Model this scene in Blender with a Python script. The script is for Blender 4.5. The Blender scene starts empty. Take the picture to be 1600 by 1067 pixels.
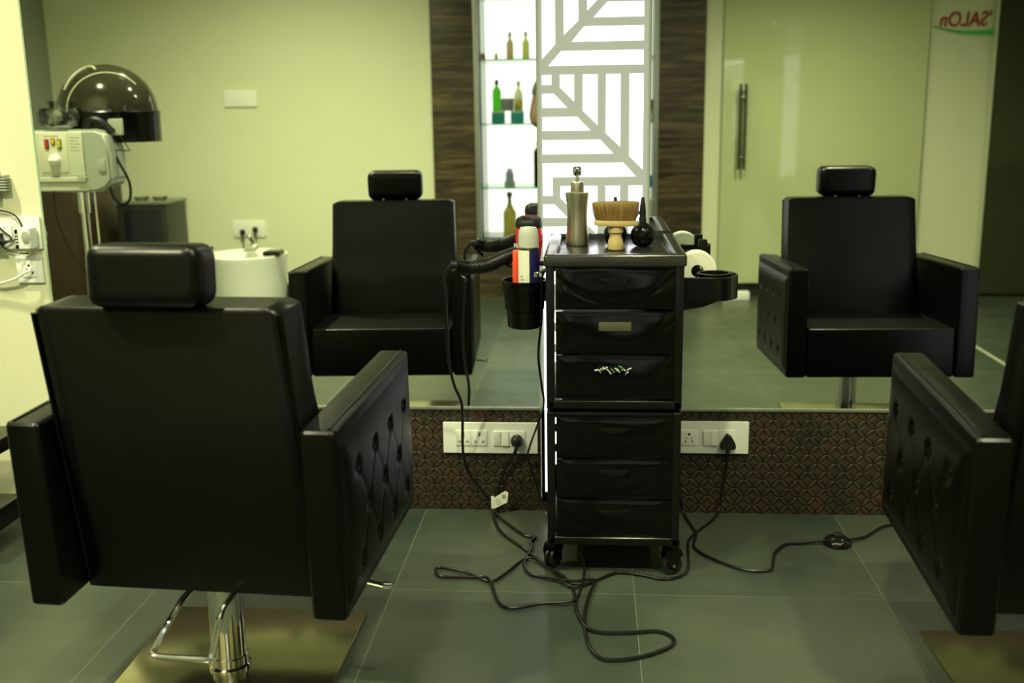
import bpy, bmesh, math, random
from mathutils import Vector, Matrix, noise
PI = math.pi
C = bpy.context.scene.collection
SC = bpy.context.scene
random.seed(7)
D = 2.907                       # plane of the mirrors
YB = -0.78                      # plane of the back wall

# ------------------------------------------------------------------ camera
cd = bpy.data.cameras.new('camera'); cam = bpy.data.objects.new('camera', cd); C.objects.link(cam)
cd.sensor_width = 36; cd.lens = 36.375; cd.clip_start = 0.01
rx = Vector((0.9970249, 0.0756347, -0.01485767)); fw = Vector((-0.0770587, 0.97350216, -0.21530329)).normalized()
rx = (rx - fw * rx.dot(fw)).normalized(); up = rx.cross(fw)
M = Matrix((rx, up, -fw)).transposed().to_4x4(); M.translation = (0, 0, 1.158)
cam.matrix_world = M
cd.dof.use_dof = True; cd.dof.focus_distance = 2.6; cd.dof.aperture_fstop = 2.8
SC.camera = cam

# ------------------------------------------------------------------ world, exposure
wd = bpy.data.worlds.new('world'); SC.world = wd; wd.use_nodes = True
wd.node_tree.nodes['Background'].inputs[0].default_value = (0.9, 1.0, 0.7, 1)
wd.node_tree.nodes['Background'].inputs[1].default_value = 0.01
SC.view_settings.view_transform = 'Standard'; SC.view_settings.look = 'None'
SC.view_settings.gamma = 1; SC.view_settings.exposure = 0.0; SC.view_settings.use_curve_mapping = False
SC.cycles.use_denoising = True
SC.cycles.max_bounces = 12; SC.cycles.glossy_bounces = 8; SC.cycles.transparent_max_bounces = 16

# ------------------------------------------------------------------ materials
def mat(name, col=(.5, .5, .5), rough=.5, metal=0, spec=.5, emis=None, es=0, alpha=1, trans=0, coat=0, bump=None, mottle=None, ior=1.45):
    m = bpy.data.materials.new(name); m.use_nodes = True
    nt = m.node_tree; p = nt.nodes['Principled BSDF']
    p.inputs['Base Color'].default_value = (*col, 1); p.inputs['Roughness'].default_value = rough
    p.inputs['Metallic'].default_value = metal; p.inputs['Specular IOR Level'].default_value = spec
    p.inputs['Alpha'].default_value = alpha; p.inputs['Transmission Weight'].default_value = trans
    p.inputs['Coat Weight'].default_value = coat; p.inputs['IOR'].default_value = ior
    if emis: p.inputs['Emission Color'].default_value = (*emis, 1); p.inputs['Emission Strength'].default_value = es
    if bump or mottle:
        tc = nt.nodes.new('ShaderNodeTexCoord')
    if bump:
        n = nt.nodes.new('ShaderNodeTexNoise'); n.inputs['Scale'].default_value = bump[0]; n.inputs['Detail'].default_value = 4
        b = nt.nodes.new('ShaderNodeBump'); b.inputs['Strength'].default_value = bump[1]; b.inputs['Distance'].default_value = bump[2]
        nt.links.new(tc.outputs['Object'], n.inputs['Vector']); nt.links.new(n.outputs['Fac'], b.inputs['Height']); nt.links.new(b.outputs['Normal'], p.inputs['Normal'])
    if mottle:
        n = nt.nodes.new('ShaderNodeTexNoise'); n.inputs['Scale'].default_value = mottle[0]; n.inputs['Detail'].default_value = 6
        mx = nt.nodes.new('ShaderNodeMix'); mx.data_type = 'RGBA'
        mx.inputs[6].default_value = (*col, 1); mx.inputs[7].default_value = (*mottle[1], 1)
        nt.links.new(tc.outputs['Object'], n.inputs['Vector']); nt.links.new(n.outputs['Fac'], mx.inputs[0]); nt.links.new(mx.outputs[2], p.inputs['Base Color'])
    return m

class NX:
    """tiny expression builder for shader math"""
    def __init__(s, nt): s.nt = nt
    def m(s, op, a, b=None, c=None):
        n = s.nt.nodes.new('ShaderNodeMath'); n.operation = op
        for i, v in enumerate((a, b, c)):
            if v is None: continue
            if isinstance(v, (int, float)): n.inputs[i].default_value = v
            else: s.nt.links.new(v, n.inputs[i])
        return n.outputs[0]

def mirror_mat():
    m = bpy.data.materials.new('mirror silver'); m.use_nodes = True; nt = m.node_tree
    p = nt.nodes['Principled BSDF']; p.inputs['Metallic'].default_value = 1; p.inputs['Roughness'].default_value = 0
    p.inputs['Base Color'].default_value = (.86, .91, .85, 1)
    return m

def glow_mat(name, col, rough=.3, k=.8):
    if max(col) > .05: col = tuple(c ** .62 for c in col)
    m = mat(name, col, rough); nt = m.node_tree; p = nt.nodes['Principled BSDF']
    tr = nt.nodes.new('ShaderNodeBsdfTranslucent'); tr.inputs[0].default_value = (*[min(1, c * 1.5) for c in col], 1)
    mx = nt.nodes.new('ShaderNodeMixShader'); mx.inputs[0].default_value = k
    nt.links.new(p.outputs[0], mx.inputs[1]); nt.links.new(tr.outputs[0], mx.inputs[2]); nt.links.new(mx.outputs[0], nt.nodes['Material Output'].inputs[0])
    return m
def thin_glass(name, tint, refl=.08, rough=0.0):
    m = bpy.data.materials.new(name); m.use_nodes = True; nt = m.node_tree
    nt.nodes.remove(nt.nodes['Principled BSDF']); out = nt.nodes['Material Output']
    t = nt.nodes.new('ShaderNodeBsdfTransparent'); t.inputs[0].default_value = (*tint, 1)
    g = nt.nodes.new('ShaderNodeBsdfGlossy'); g.inputs['Roughness'].default_value = rough
    lw = nt.nodes.new('ShaderNodeFresnel'); lw.inputs[0].default_value = 1.5
    ad = nt.nodes.new('ShaderNodeMath'); ad.operation = 'ADD'; ad.inputs[1].default_value = refl; nt.links.new(lw.outputs[0], ad.inputs[0])
    mx = nt.nodes.new('ShaderNodeMixShader'); nt.links.new(ad.outputs[0], mx.inputs[0])
    nt.links.new(t.outputs[0], mx.inputs[1]); nt.links.new(g.outputs[0], mx.inputs[2]); nt.links.new(mx.outputs[0], out.inputs[0])
    return m

def floor_mat():
    m = bpy.data.materials.new('slate floor tile'); m.use_nodes = True; nt = m.node_tree; p = nt.nodes['Principled BSDF']; X = NX(nt)
    tc = nt.nodes.new('ShaderNodeTexCoord'); sp = nt.nodes.new('ShaderNodeSeparateXYZ'); nt.links.new(tc.outputs['Object'], sp.inputs[0])
    u = X.m('DIVIDE', X.m('SUBTRACT', sp.outputs[0], .7053 - 6), .6); v = X.m('DIVIDE', X.m('SUBTRACT', sp.outputs[1], 2.3623 - 6), .6)
    fu, fv = X.m('FRACT', u), X.m('FRACT', v)
    du = X.m('MINIMUM', fu, X.m('SUBTRACT', 1, fu)); dv = X.m('MINIMUM', fv, X.m('SUBTRACT', 1, fv))
    joint = X.m('LESS_THAN', X.m('MINIMUM', du, dv), .0018)
    cb = nt.nodes.new('ShaderNodeCombineXYZ'); nt.links.new(X.m('FLOOR', u), cb.inputs[0]); nt.links.new(X.m('FLOOR', v), cb.inputs[1])
    wn = nt.nodes.new('ShaderNodeTexWhiteNoise'); nt.links.new(cb.outputs[0], wn.inputs['Vector'])
    n = nt.nodes.new('ShaderNodeTexNoise'); n.inputs['Scale'].default_value = 2.6; n.inputs['Detail'].default_value = 8; n.inputs['Roughness'].default_value = .62
    nt.links.new(tc.outputs['Object'], n.inputs['Vector'])
    fac = X.m('ADD', X.m('MULTIPLY', n.outputs['Fac'], .85), X.m('MULTIPLY', wn.outputs[0], .24))
    r = nt.nodes.new('ShaderNodeValToRGB'); e = r.color_ramp.elements
    e[0].position = .3; e[0].color = (.020, .032, .024, 1); e[1].position = .75; e[1].color = (.056, .070, .048, 1)
    nt.links.new(fac, r.inputs[0])
    mx = nt.nodes.new('ShaderNodeMix'); mx.data_type = 'RGBA'; nt.links.new(joint, mx.inputs[0]); nt.links.new(r.outputs[0], mx.inputs[6]); mx.inputs[7].default_value = (.10, .12, .085, 1)
    nt.links.new(mx.outputs[2], p.inputs['Base Color'])
    n2 = nt.nodes.new('ShaderNodeTexNoise'); n2.inputs['Scale'].default_value = 14; n2.inputs['Detail'].default_value = 6; nt.links.new(tc.outputs['Object'], n2.inputs['Vector'])
    nt.links.new(X.m('ADD', X.m('MULTIPLY', n2.outputs['Fac'], .2), .24), p.inputs['Roughness'])
    b = nt.nodes.new('ShaderNodeBump'); b.inputs['Strength'].default_value = .25; b.inputs['Distance'].default_value = .002
    nt.links.new(X.m('SUBTRACT', n2.outputs['Fac'], X.m('MULTIPLY', joint, .8)), b.inputs['Height']); nt.links.new(b.outputs[0], p.inputs['Normal'])
    return m

def petal_mat():
    """embossed brown cladding of overlapping circles"""
    m = bpy.data.materials.new('embossed circle cladding'); m.use_nodes = True; nt = m.node_tree; p = nt.nodes['Principled BSDF']; X = NX(nt)
    tc = nt.nodes.new('ShaderNodeTexCoord'); sp = nt.nodes.new('ShaderNodeSeparateXYZ'); nt.links.new(tc.outputs['Object'], sp.inputs[0])
    s = .0368 * math.sqrt(2)
    u = X.m('ADD', X.m('DIVIDE', X.m('ADD', sp.outputs[0], sp.outputs[2]), s), 200.0); v = X.m('ADD', X.m('DIVIDE', X.m('SUBTRACT', sp.outputs[0], sp.outputs[2]), s), 200.0)
    fu, fv = X.m('FRACT', u), X.m('FRACT', v)
    ds = None
    for cx, cy in ((0, 0), (1, 0), (0, 1), (1, 1)):
        a = X.m('SUBTRACT', fu, cx); b = X.m('SUBTRACT', fv, cy)
        d = X.m('ABSOLUTE', X.m('SUBTRACT', X.m('SQRT', X.m('ADD', X.m('MULTIPLY', a, a), X.m('MULTIPLY', b, b))), .7071))
        ds = d if ds is None else X.m('MINIMUM', ds, d)
    mr = nt.nodes.new('ShaderNodeMapRange'); mr.inputs['From Max'].default_value = .085; mr.interpolation_type = 'SMOOTHSTEP'; nt.links.new(ds, mr.inputs['Value'])
    n = nt.nodes.new('ShaderNodeTexNoise'); n.inputs['Scale'].default_value = 11; n.inputs['Detail'].default_value = 3; nt.links.new(tc.outputs['Object'], n.inputs['Vector'])
    r = nt.nodes.new('ShaderNodeValToRGB'); e = r.color_ramp.elements
    e[0].position = .35; e[0].color = (.028, .021, .010, 1); e[1].position = .72; e[1].color = (.070, .030, .015, 1)
    x = e.new(.55); x.color = (.040, .029, .014, 1)
    nt.links.new(n.outputs['Fac'], r.inputs[0])
    mx = nt.nodes.new('ShaderNodeMix'); mx.data_type = 'RGBA'; nt.links.new(mr.outputs[0], mx.inputs[0]); mx.inputs[6].default_value = (.006, .0045, .0025, 1); nt.links.new(r.outputs[0], mx.inputs[7])
    nt.links.new(mx.outputs[2], p.inputs['Base Color']); p.inputs['Roughness'].default_value = .45; p.inputs['Specular IOR Level'].default_value = .35
    b = nt.nodes.new('ShaderNodeBump'); b.inputs['Strength'].default_value = .8; b.inputs['Distance'].default_value = .0022
    nt.links.new(mr.outputs[0], b.inputs['Height']); nt.links.new(b.outputs[0], p.inputs['Normal'])
    return m

def wood_mat():
    m = bpy.data.materials.new('dark grained laminate'); m.use_nodes = True; nt = m.node_tree; p = nt.nodes['Principled BSDF']
    tc = nt.nodes.new('ShaderNodeTexCoord'); mp = nt.nodes.new('ShaderNodeMapping'); mp.inputs['Scale'].default_value = (2.2, 2.2, 26)
    nt.links.new(tc.outputs['Object'], mp.inputs[0])
    n = nt.nodes.new('ShaderNodeTexNoise'); n.inputs['Scale'].default_value = 1.6; n.inputs['Detail'].default_value = 8; n.inputs['Roughness'].default_value = .6; n.inputs['Distortion'].default_value = .5
    nt.links.new(mp.outputs[0], n.inputs['Vector'])
    r = nt.nodes.new('ShaderNodeValToRGB'); e = r.color_ramp.elements
    e[0].position = .34; e[0].color = (.020, .014, .008, 1); e[1].position = .74; e[1].color = (.18, .13, .065, 1)
    x = e.new(.52); x.color = (.060, .043, .022, 1)
    nt.links.new(n.outputs['Fac'], r.inputs[0]); nt.links.new(r.outputs[0], p.inputs['Base Color']); p.inputs['Roughness'].default_value = .38
    return m

def emit(name, col, s):
    m = bpy.data.materials.new(name); m.use_nodes = True; nt = m.node_tree
    nt.nodes.remove(nt.nodes['Principled BSDF']); e = nt.nodes.new('ShaderNodeEmission'); e.inputs[0].default_value = (*col, 1); e.inputs[1].default_value = s
    nt.links.new(e.outputs[0], nt.nodes['Material Output'].inputs[0]); return m

def leather_mat():
    m = mat('black leatherette', (.0018, .0019, .0015), .32, spec=.24)
    nt = m.node_tree; p = nt.nodes['Principled BSDF']; tc = nt.nodes.new('ShaderNodeTexCoord')
    v = nt.nodes.new('ShaderNodeTexVoronoi'); v.inputs['Scale'].default_value = 420; nt.links.new(tc.outputs['Object'], v.inputs['Vector'])
    n = nt.nodes.new('ShaderNodeTexNoise'); n.inputs['Scale'].default_value = 7; n.inputs['Detail'].default_value = 3; nt.links.new(tc.outputs['Object'], n.inputs['Vector'])
    b = nt.nodes.new('ShaderNodeBump'); b.inputs['Strength'].default_value = .12; b.inputs['Distance'].default_value = .0006; nt.links.new(v.outputs['Distance'], b.inputs['Height'])
    b2 = nt.nodes.new('ShaderNodeBump'); b2.inputs['Strength'].default_value = .35; b2.inputs['Distance'].default_value = .006; nt.links.new(n.outputs['Fac'], b2.inputs['Height'])
    nt.links.new(b.outputs[0], b2.inputs['Normal']); nt.links.new(b2.outputs[0], p.inputs['Normal'])
    return m

LEATHER = leather_mat()
MIRROR = mirror_mat()
WALLP = mat('cream yellow wall paint', (.74, .755, .525), .55, mottle=(3, (.72, .735, .505)), bump=(180, .08, .001))
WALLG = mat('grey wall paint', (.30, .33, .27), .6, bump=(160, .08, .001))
CEIL = mat('white ceiling paint', (.75, .76, .68), .8)
FLOOR = floor_mat(); PETAL = petal_mat(); WOOD = wood_mat()
BLACKP = mat('glossy black plastic', (.0022, .0022, .002), .13, spec=.24, bump=(5, .12, .006))
BLACKS = mat('smooth black plastic', (.004, .004, .0036), .22, spec=.35)
BLACKM = mat('matt black plastic', (.010, .010, .009), .42, spec=.4)
TRAYM = mat('worn grey black plastic tray', (.020, .0205, .017), .2, spec=.8, bump=(40, .06, .001))
CHROME = mat('chrome', (.75, .75, .72), .08, 1)
STEEL = mat('brushed steel', (.56, .53, .42), .31, 1)
BRASSY = mat('brushed steel base plate', (.60, .55, .36), .16, 1, bump=(3, .06, .01))
ALU = mat('aluminium', (.45, .47, .42), .35, .8)
SWPL = mat('ivory switch plate plastic', (.82, .85, .78), .35)
SWM = mat('white switch module plastic', (.84, .87, .80), .28)
SLOT = mat('dark socket slot', (.006, .006, .005), .7, spec=.1)
CABLE = mat('black cable rubber', (.005, .005, .0045), .32, spec=.4)
WHITEC = mat('white cable', (.8, .8, .72), .4)
CERAM = mat('white ceramic', (.82, .83, .74), .12, coat=.5)
STEAMW = mat('off white steamer housing', (.60, .62, .50), .32)
STEAMG = mat('grey green steamer housing', (.36, .40, .33), .35)
GLASS = thin_glass('clear glass', (.97, .98, .95), .10, .05)
SHELFG = thin_glass('green edged shelf glass', (.45, .80, .62), .05)
SHELFE = mat('green glass edge', (.10, .42, .26), .1, alpha=.7)
DOORG = mat('pale green frosted door glass', (.56, .61, .34), .07, spec=.7, coat=.6)
DARKG = mat('dark olive back painted glass', (.042, .050, .024), .12)
SMOKE = mat('smoky brown acrylic', (.020, .019, .010), .12, alpha=.86, coat=.6)
WOODL = mat('pale varnished beech', (.56, .45, .20), .35, mottle=(30, (.46, .34, .14)))
BRIST = glow_mat('golden brush bristles', (.20, .105, .018), .5, .40)
RED = mat('glossy red dryer shell', (.55, .02, .015), .2, coat=.5)
ORANGE = mat('orange red plastic bottle', (.85, .09, .035), .35)
NAVY = mat('navy can label', (.012, .012, .075), .3)
LABELW = mat('off white paper label', (.66, .68, .54), .5)
PAPER = mat('white wax paper roll', (.80, .82, .66), .6)
CAPGREY = mat('translucent white cap', (.58, .62, .54), .3, trans=.2)
LITW = emit('lit white acrylic', (1.0, .985, 1.0), 2.6)
NICHEW = emit('lit niche back', (.96, 1.0, .84), 1.55)
LAMP = emit('lamp diffuser', (1.0, .97, .70), 12)
def lattice_mat():
    m = mat('silver grey lattice film', (.30, .32, .25), .5); nt = m.node_tree; p = nt.nodes['Principled BSDF']
    tr = nt.nodes.new('ShaderNodeBsdfTranslucent'); tr.inputs[0].default_value = (.27, .30, .22, 1)
    ad = nt.nodes.new('ShaderNodeMixShader'); ad.inputs[0].default_value = .5
    nt.links.new(p.outputs[0], ad.inputs[1]); nt.links.new(tr.outputs[0], ad.inputs[2]); nt.links.new(ad.outputs[0], nt.nodes['Material Output'].inputs[0])
    return m
LATT = lattice_mat()
SIGNR = mat('red sign letters', (.40, .02, .02), .35)
SIGNG = mat('green sign letters', (.05, .55, .08), .35)
SKIN = mat('brown skin', (.17, .095, .05), .5)
SHIRT = mat('grey cotton tee', (.11, .12, .10), .8)
TROUS = mat('dark trousers', (.03, .03, .035), .8)
HAIR = mat('black hair', (.01, .009, .008), .5)

# ------------------------------------------------------------------ mesh helpers
def nb(): return bmesh.new()
def box(bm, c, s, bev=0, seg=2, mtx=None, mi=0):
    r = bmesh.ops.create_cube(bm, size=1); vs = r['verts']
    for v in vs: v.co = Vector((v.co.x * s[0] + c[0], v.co.y * s[1] + c[1], v.co.z * s[2] + c[2]))
    fs = set(f for v in vs for f in v.link_faces)
    if bev:
        es = set(e for f in fs for e in f.edges)
        b = bmesh.ops.bevel(bm, geom=list(es), offset=bev, segments=seg, affect='EDGES', profile=.6)
        vs = [v for v in set(v for f in b['faces'] for v in f.verts) | set(v for v in vs if v.is_valid)]
        fs = set(f for v in vs for f in v.link_faces)
    for f in fs: f.material_index = mi
    if mtx: bmesh.ops.transform(bm, matrix=mtx, verts=list(vs))
    return list(vs)
def b2(bm, x0, x1, y0, y1, z0, z1, bev=0, seg=2, mtx=None, mi=0):
    return box(bm, ((x0 + x1) / 2, (y0 + y1) / 2, (z0 + z1) / 2), (x1 - x0, y1 - y0, z1 - z0), bev, seg, mtx, mi)
def lathe(bm, prof, o=(0, 0, 0), n=32, mtx=None, sx=1, sy=1, mi=0, cap=True):
    """prof: (r, z) from bottom to top, revolved round z"""
    rings = []; vs = []
    for r, z in prof:
        ring = []
        for i in range(n):
            a = 2 * PI * i / n
            v = bm.verts.new((o[0] + r * math.cos(a) * sx, o[1] + r * math.sin(a) * sy, o[2] + z)); ring.append(v)
        rings.append(ring); vs += ring
    for a, b in zip(rings, rings[1:]):
        for i in range(n):
            f = bm.faces.new((a[i], a[(i + 1) % n], b[(i + 1) % n], b[i])); f.material_index = mi
    if cap:
        f = bm.faces.new(list(reversed(rings[0]))); f.material_index = mi
        f = bm.faces.new(rings[-1]); f.material_index = mi
    if mtx: bmesh.ops.transform(bm, matrix=mtx, verts=vs)
    return vs
def spline(pts, k=6):
    P = [Vector(p) for p in pts]
    if len(P) < 3: return P
    Q = [P[0] * 2 - P[1]] + P + [P[-1] * 2 - P[-2]]; out = []
    for i in range(1, len(Q) - 2):
        p0, p1, p2, p3 = Q[i - 1:i + 3]
        for j in range(k):
            t = j / k
            out.append(.5 * ((2 * p1) + (p2 - p0) * t + (2 * p0 - 5 * p1 + 4 * p2 - p3) * t * t + (3 * p1 - p0 - 3 * p2 + p3) * t ** 3))
    out.append(P[-1]); return out
def tube(bm, pts, r, n=8, k=6, smooth=True, closed=False, mtx=None, minz=None):
    P = spline(pts, k) if smooth else [Vector(p) for p in pts]
    if minz is not None:
        for p in P: p.z = max(p.z, minz)
    T = []
    for i in range(len(P)):
        a = P[i - 1] if i else (P[-1] if closed else P[0]); b = P[(i + 1) % len(P)] if (i < len(P) - 1 or closed) else P[-1]
        T.append((b - a).normalized() if (b - a).length > 1e-9 else Vector((0, 0, 1)))
    N = T[0].orthogonal().normalized(); rings = []; vs = []
    for i, p in enumerate(P):
        N = (N - T[i] * N.dot(T[i])).normalized(); B = T[i].cross(N)
        rr = r[min(i, len(r) - 1)] if isinstance(r, (list, tuple)) else r
        ring = [bm.verts.new(p + (N * math.cos(2 * PI * j / n) + B * math.sin(2 * PI * j / n)) * rr) for j in range(n)]
        rings.append(ring); vs += ring
    prs = list(zip(rings, rings[1:])) + ([(rings[-1], rings[0])] if closed else [])
    for a, b in prs:
        for j in range(n): bm.faces.new((a[j], a[(j + 1) % n], b[(j + 1) % n], b[j]))
    if not closed: bm.faces.new(list(reversed(rings[0]))); bm.faces.new(rings[-1])
    if mtx: bmesh.ops.transform(bm, matrix=mtx, verts=vs)
    return vs
def prism(bm, poly, h, mtx=None, mi=0):
    """poly in xy, extruded 0..h in z"""
    a = [bm.verts.new((x, y, 0)) for x, y in poly]; b = [bm.verts.new((x, y, h)) for x, y in poly]; n = len(poly)
    fs = [bm.faces.new(list(reversed(a))), bm.faces.new(b)]
    for i in range(n): fs.append(bm.faces.new((a[i], a[(i + 1) % n], b[(i + 1) % n], b[i])))
    for f in fs: f.material_index = mi
    if mtx: bmesh.ops.transform(bm, matrix=mtx, verts=a + b)
    return a + b
def obj(name, bm, m, parent=None, angle=35, label=None):
    bmesh.ops.recalc_face_normals(bm, faces=bm.faces)
    me = bpy.data.meshes.new(name); bm.to_mesh(me); bm.free()
    for x in (m if isinstance(m, (list, tuple)) else [m]): me.materials.append(x)
    me.polygons.foreach_set('use_smooth', [True] * len(me.polygons)); me.set_sharp_from_angle(angle=math.radians(angle))
    o = bpy.data.objects.new(name, me); C.objects.link(o)
    if parent is not None: o.parent = parent
    if label: o['label'] = label
    return o
def tag(o, label, cat, group=None):
    o['label'] = label; o['category'] = cat
    if group: o['group'] = group
    return o
def thing(name, label, cat, loc=(0, 0, 0), rz=0, group=None):
    o = bpy.data.objects.new(name, None); C.objects.link(o); o.location = loc; o.rotation_euler = (0, 0, rz); o.empty_display_size = .1
    return tag(o, label, cat, group)
def struct(name, bm, m, parent=None):
    o = obj(name, bm, m, parent)
    if parent is None: o['kind'] = 'structure'
    return o
def copy_tree(o, parent=None):
    c = o.copy(); C.objects.link(c)
    if parent is not None: c.parent = parent
    for ch in [x for x in bpy.data.objects if x.parent == o]: copy_tree(ch, c)
    return c
def text_mesh(name, s, size, depth, m, mtx, parent=None, shear=0, bold=0, sx=1, halign='LEFT'):
    cu = bpy.data.curves.new(name, 'FONT'); cu.body = s; cu.size = size; cu.extrude = depth; cu.shear = shear; cu.offset = bold; cu.align_x = halign
    t = bpy.data.objects.new(name + '_tmp', cu); C.objects.link(t); bpy.context.view_layer.update()
    me = bpy.data.meshes.new_from_object(t.evaluated_get(bpy.context.evaluated_depsgraph_get())); bpy.data.objects.remove(t)
    me.transform(mtx @ Matrix.Diagonal((sx, 1, 1, 1))); me.name = name; me.materials.clear(); me.materials.append(m)
    o = bpy.data.objects.new(name, me); C.objects.link(o)
    if parent is not None: o.parent = parent
    return o
def skin(name, verts, edges, radii, m, parent=None, sub=2, root=0):
    me = bpy.data.meshes.new(name); me.from_pydata(verts, edges, []); t = bpy.data.objects.new(name + '_tmp', me); C.objects.link(t)
    sk = t.modifiers.new('s', 'SKIN'); sk.use_smooth_shade = True
    for i, r in enumerate(radii):
        rr = r if isinstance(r, tuple) else (r, r)
        me.skin_vertices[0].data[i].radius = rr; me.skin_vertices[0].data[i].use_root = (i == root)
    ss = t.modifiers.new('u', 'SUBSURF'); ss.levels = sub; ss.render_levels = sub
    bpy.context.view_layer.update()
    m2 = bpy.data.meshes.new_from_object(t.evaluated_get(bpy.context.evaluated_depsgraph_get())); bpy.data.objects.remove(t)
    m2.materials.clear(); m2.materials.append(m); m2.name = name
    m2.polygons.foreach_set('use_smooth', [True] * len(m2.polygons))
    o = bpy.data.objects.new(name, m2); C.objects.link(o)
    if parent is not None: o.parent = parent
    return o
def R(d): return math.radians(d)
def T(x, y, z): return Matrix.Translation((x, y, z))
def RX(a): return Matrix.Rotation(a, 4, 'X')
def RY(a): return Matrix.Rotation(a, 4, 'Y')
def RZ(a): return Matrix.Rotation(a, 4, 'Z')

# ------------------------------------------------------------------ lamps of the room
def ceiling_light(x, y, watt, half, col=(1.0, .97, .60), r=.07):
    t = thing('ceiling_light', 'recessed round ceiling light, part of the grid over the salon floor', 'ceiling light', (x, y, 2.7), 0, 'recessed ceiling lights')
    bm = nb(); lathe(bm, [(r + .0, -.012), (r + .03, -.012), (r + .035, 0), (r, 0)], cap=False, n=28); obj('trim_ring', bm, SWM, t)
    bm = nb(); lathe(bm, [(r, -.004), (r, -.001)], n=28); obj('diffuser', bm, LAMP, t)
    ld = bpy.data.lights.new('spot', 'SPOT'); ld.energy = watt; ld.color = col; ld.spot_size = R(half * 2); ld.spot_blend = 1.0; ld.shadow_soft_size = .06
    l = bpy.data.objects.new('lamp', ld); C.objects.link(l); l.parent = t; l.location = (0, 0, -.03)
ceiling_light(-1.70, .80, 370, 74)
ceiling_light(-2.15, 2.25, 225, 68)
ceiling_light(-.75, 1.35, 110, 62)
ceiling_light(1.25, .75, 240, 66)
ceiling_light(.25, 1.25, 190, 72)
ceiling_light(2.0, 1.9, 60, 62)

# ------------------------------------------------------------------ setting
X0, X1 = -3.46, 3.6; ZC = 2.7
bm = nb(); b2(bm, X0 - .1, X1 + .1, YB - .7, D + .15, -.05, 0); struct('floor', bm, FLOOR)
bm = nb(); b2(bm, X0 - .1, X1 + .1, YB - .6, D + .15, ZC, ZC + .05); struct('ceiling', bm, CEIL)
bm = nb(); b2(bm, X0, X1, D + .0085, D + .12, 0, ZC); struct('wall_front', bm, WALLP)
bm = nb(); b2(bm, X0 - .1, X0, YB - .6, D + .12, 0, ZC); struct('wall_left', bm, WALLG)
bm = nb(); b2(bm, X1, X1 + .1, YB - .6, D + .12, 0, ZC); struct('wall_right', bm, WALLP)
NX0, NX1, NZ0, NZ1, NY = -.702, .376, .37, 2.15, -1.22      # niche opening
bm = nb()
b2(bm, X0, NX0, YB - .1, YB, 0, ZC); b2(bm, NX1, X1, YB - .1, YB, 0, ZC)
b2(bm, NX0, NX1, YB - .1, YB, 0, NZ0); b2(bm, NX0, NX1, YB - .1, YB, NZ1, ZC)
struct('wall_back', bm, WALLP)
bm = nb(); b2(bm, X0, -1.0, YB, YB + .012, 0, .09); b2(bm, .686, X1, YB, YB + .012, 0, .09); struct('baseboard_back', bm, mat('black skirting', (.02, .022, .018), .3))
bm = nb()
b2(bm, -1.0, NX0 - .03, YB, YB + .02, 0, ZC, .001); b2(bm, NX1 + .03, .686, YB, YB + .02, 0, ZC, .001)
b2(bm, NX0 - .03, NX1 + .03, YB, YB + .02, 0, NZ0 - .02, .001); b2(bm, NX0 - .03, NX1 + .03, YB, YB + .02, NZ1 + .02, ZC, .001)
struct('trim_1', bm, WOOD)
bm = nb(); b2(bm, -1.597, X1, D - .004, D + .008, 0, .312, .001); struct('trim_2', bm, PETAL)          # embossed dado under the mirrors
bm = nb(); b2(bm, -1.597, -.147, D - .008, D + .004, .312, .318); b2(bm, .152, 1.398, D - .008, D + .004, .312, .318); struct('trim_3', bm, ALU)
bm = nb(); b2(bm, 1.876, 1.896, -.2, 1.75, 0, .004, .001); struct('trim_4', bm, mat('pale floor strip', (.5, .52, .40), .3, .4))

# display niche
t = thing('display_niche', 'recessed lit display niche with glass shelves between dark wood panels', 'shelving', (0, YB, NZ0))
bm = nb(); b2(bm, NX0, NX1, NY - YB - .012, NY - YB, 0, NZ1 - NZ0); obj('back_light', bm, NICHEW, t, label='glowing white back panel')
bm = nb()
for a, b in ((NX0 - .03, NX0), (NX1, NX1 + .03)): b2(bm, a, b, .0, .032, -.03, NZ1 - NZ0 + .03, .002)
b2(bm, NX0, NX1, .0, .032, -.03, 0, .002); b2(bm, NX0, NX1, .0, .032, NZ1 - NZ0, NZ1 - NZ0 + .03, .002)
obj('frame', bm, ALU, t, label='brushed aluminium frame')
bm = nb()
for a, b in ((NX0 - .008, NX0), (NX1, NX1 + .008)): b2(bm, a, b, NY - YB, -.0, 0, NZ1 - NZ0)
b2(bm, NX0, NX1, NY - YB, 0, -.01, 0); b2(bm, NX0, NX1, NY - YB, 0, NZ1 - NZ0, NZ1 - NZ0 + .01)
obj('side_lining', bm, mat('niche lining', (.36, .39, .33), .3, .3), t)
bm = nb(); b2(bm, NX0 + .02, NX1 - .02, -.06, -.03, NZ1 - NZ0 - .02, NZ1 - NZ0 - .004); obj('fill_strip', bm, emit('added niche fill light', (.97, 1, .88), 14), t)  # unseen strip added under the niche top to brighten the products
SHZ = (1.487, 1.095, .697)
for z in SHZ + (1.88,):
    bm = nb(); b2(bm, NX0 + .001, NX1 - .001, NY - YB + .002, -.02, z - NZ0 - .008, z - NZ0); s = obj('glass_shelf', bm, SHELFG, t)
    bm = nb(); b2(bm, NX0 + .001, NX1 - .001, -.02, -.018, z - NZ0 - .008, z - NZ0); obj('shelf_edge', bm, SHELFE, s, label='green polished edge')

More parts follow.
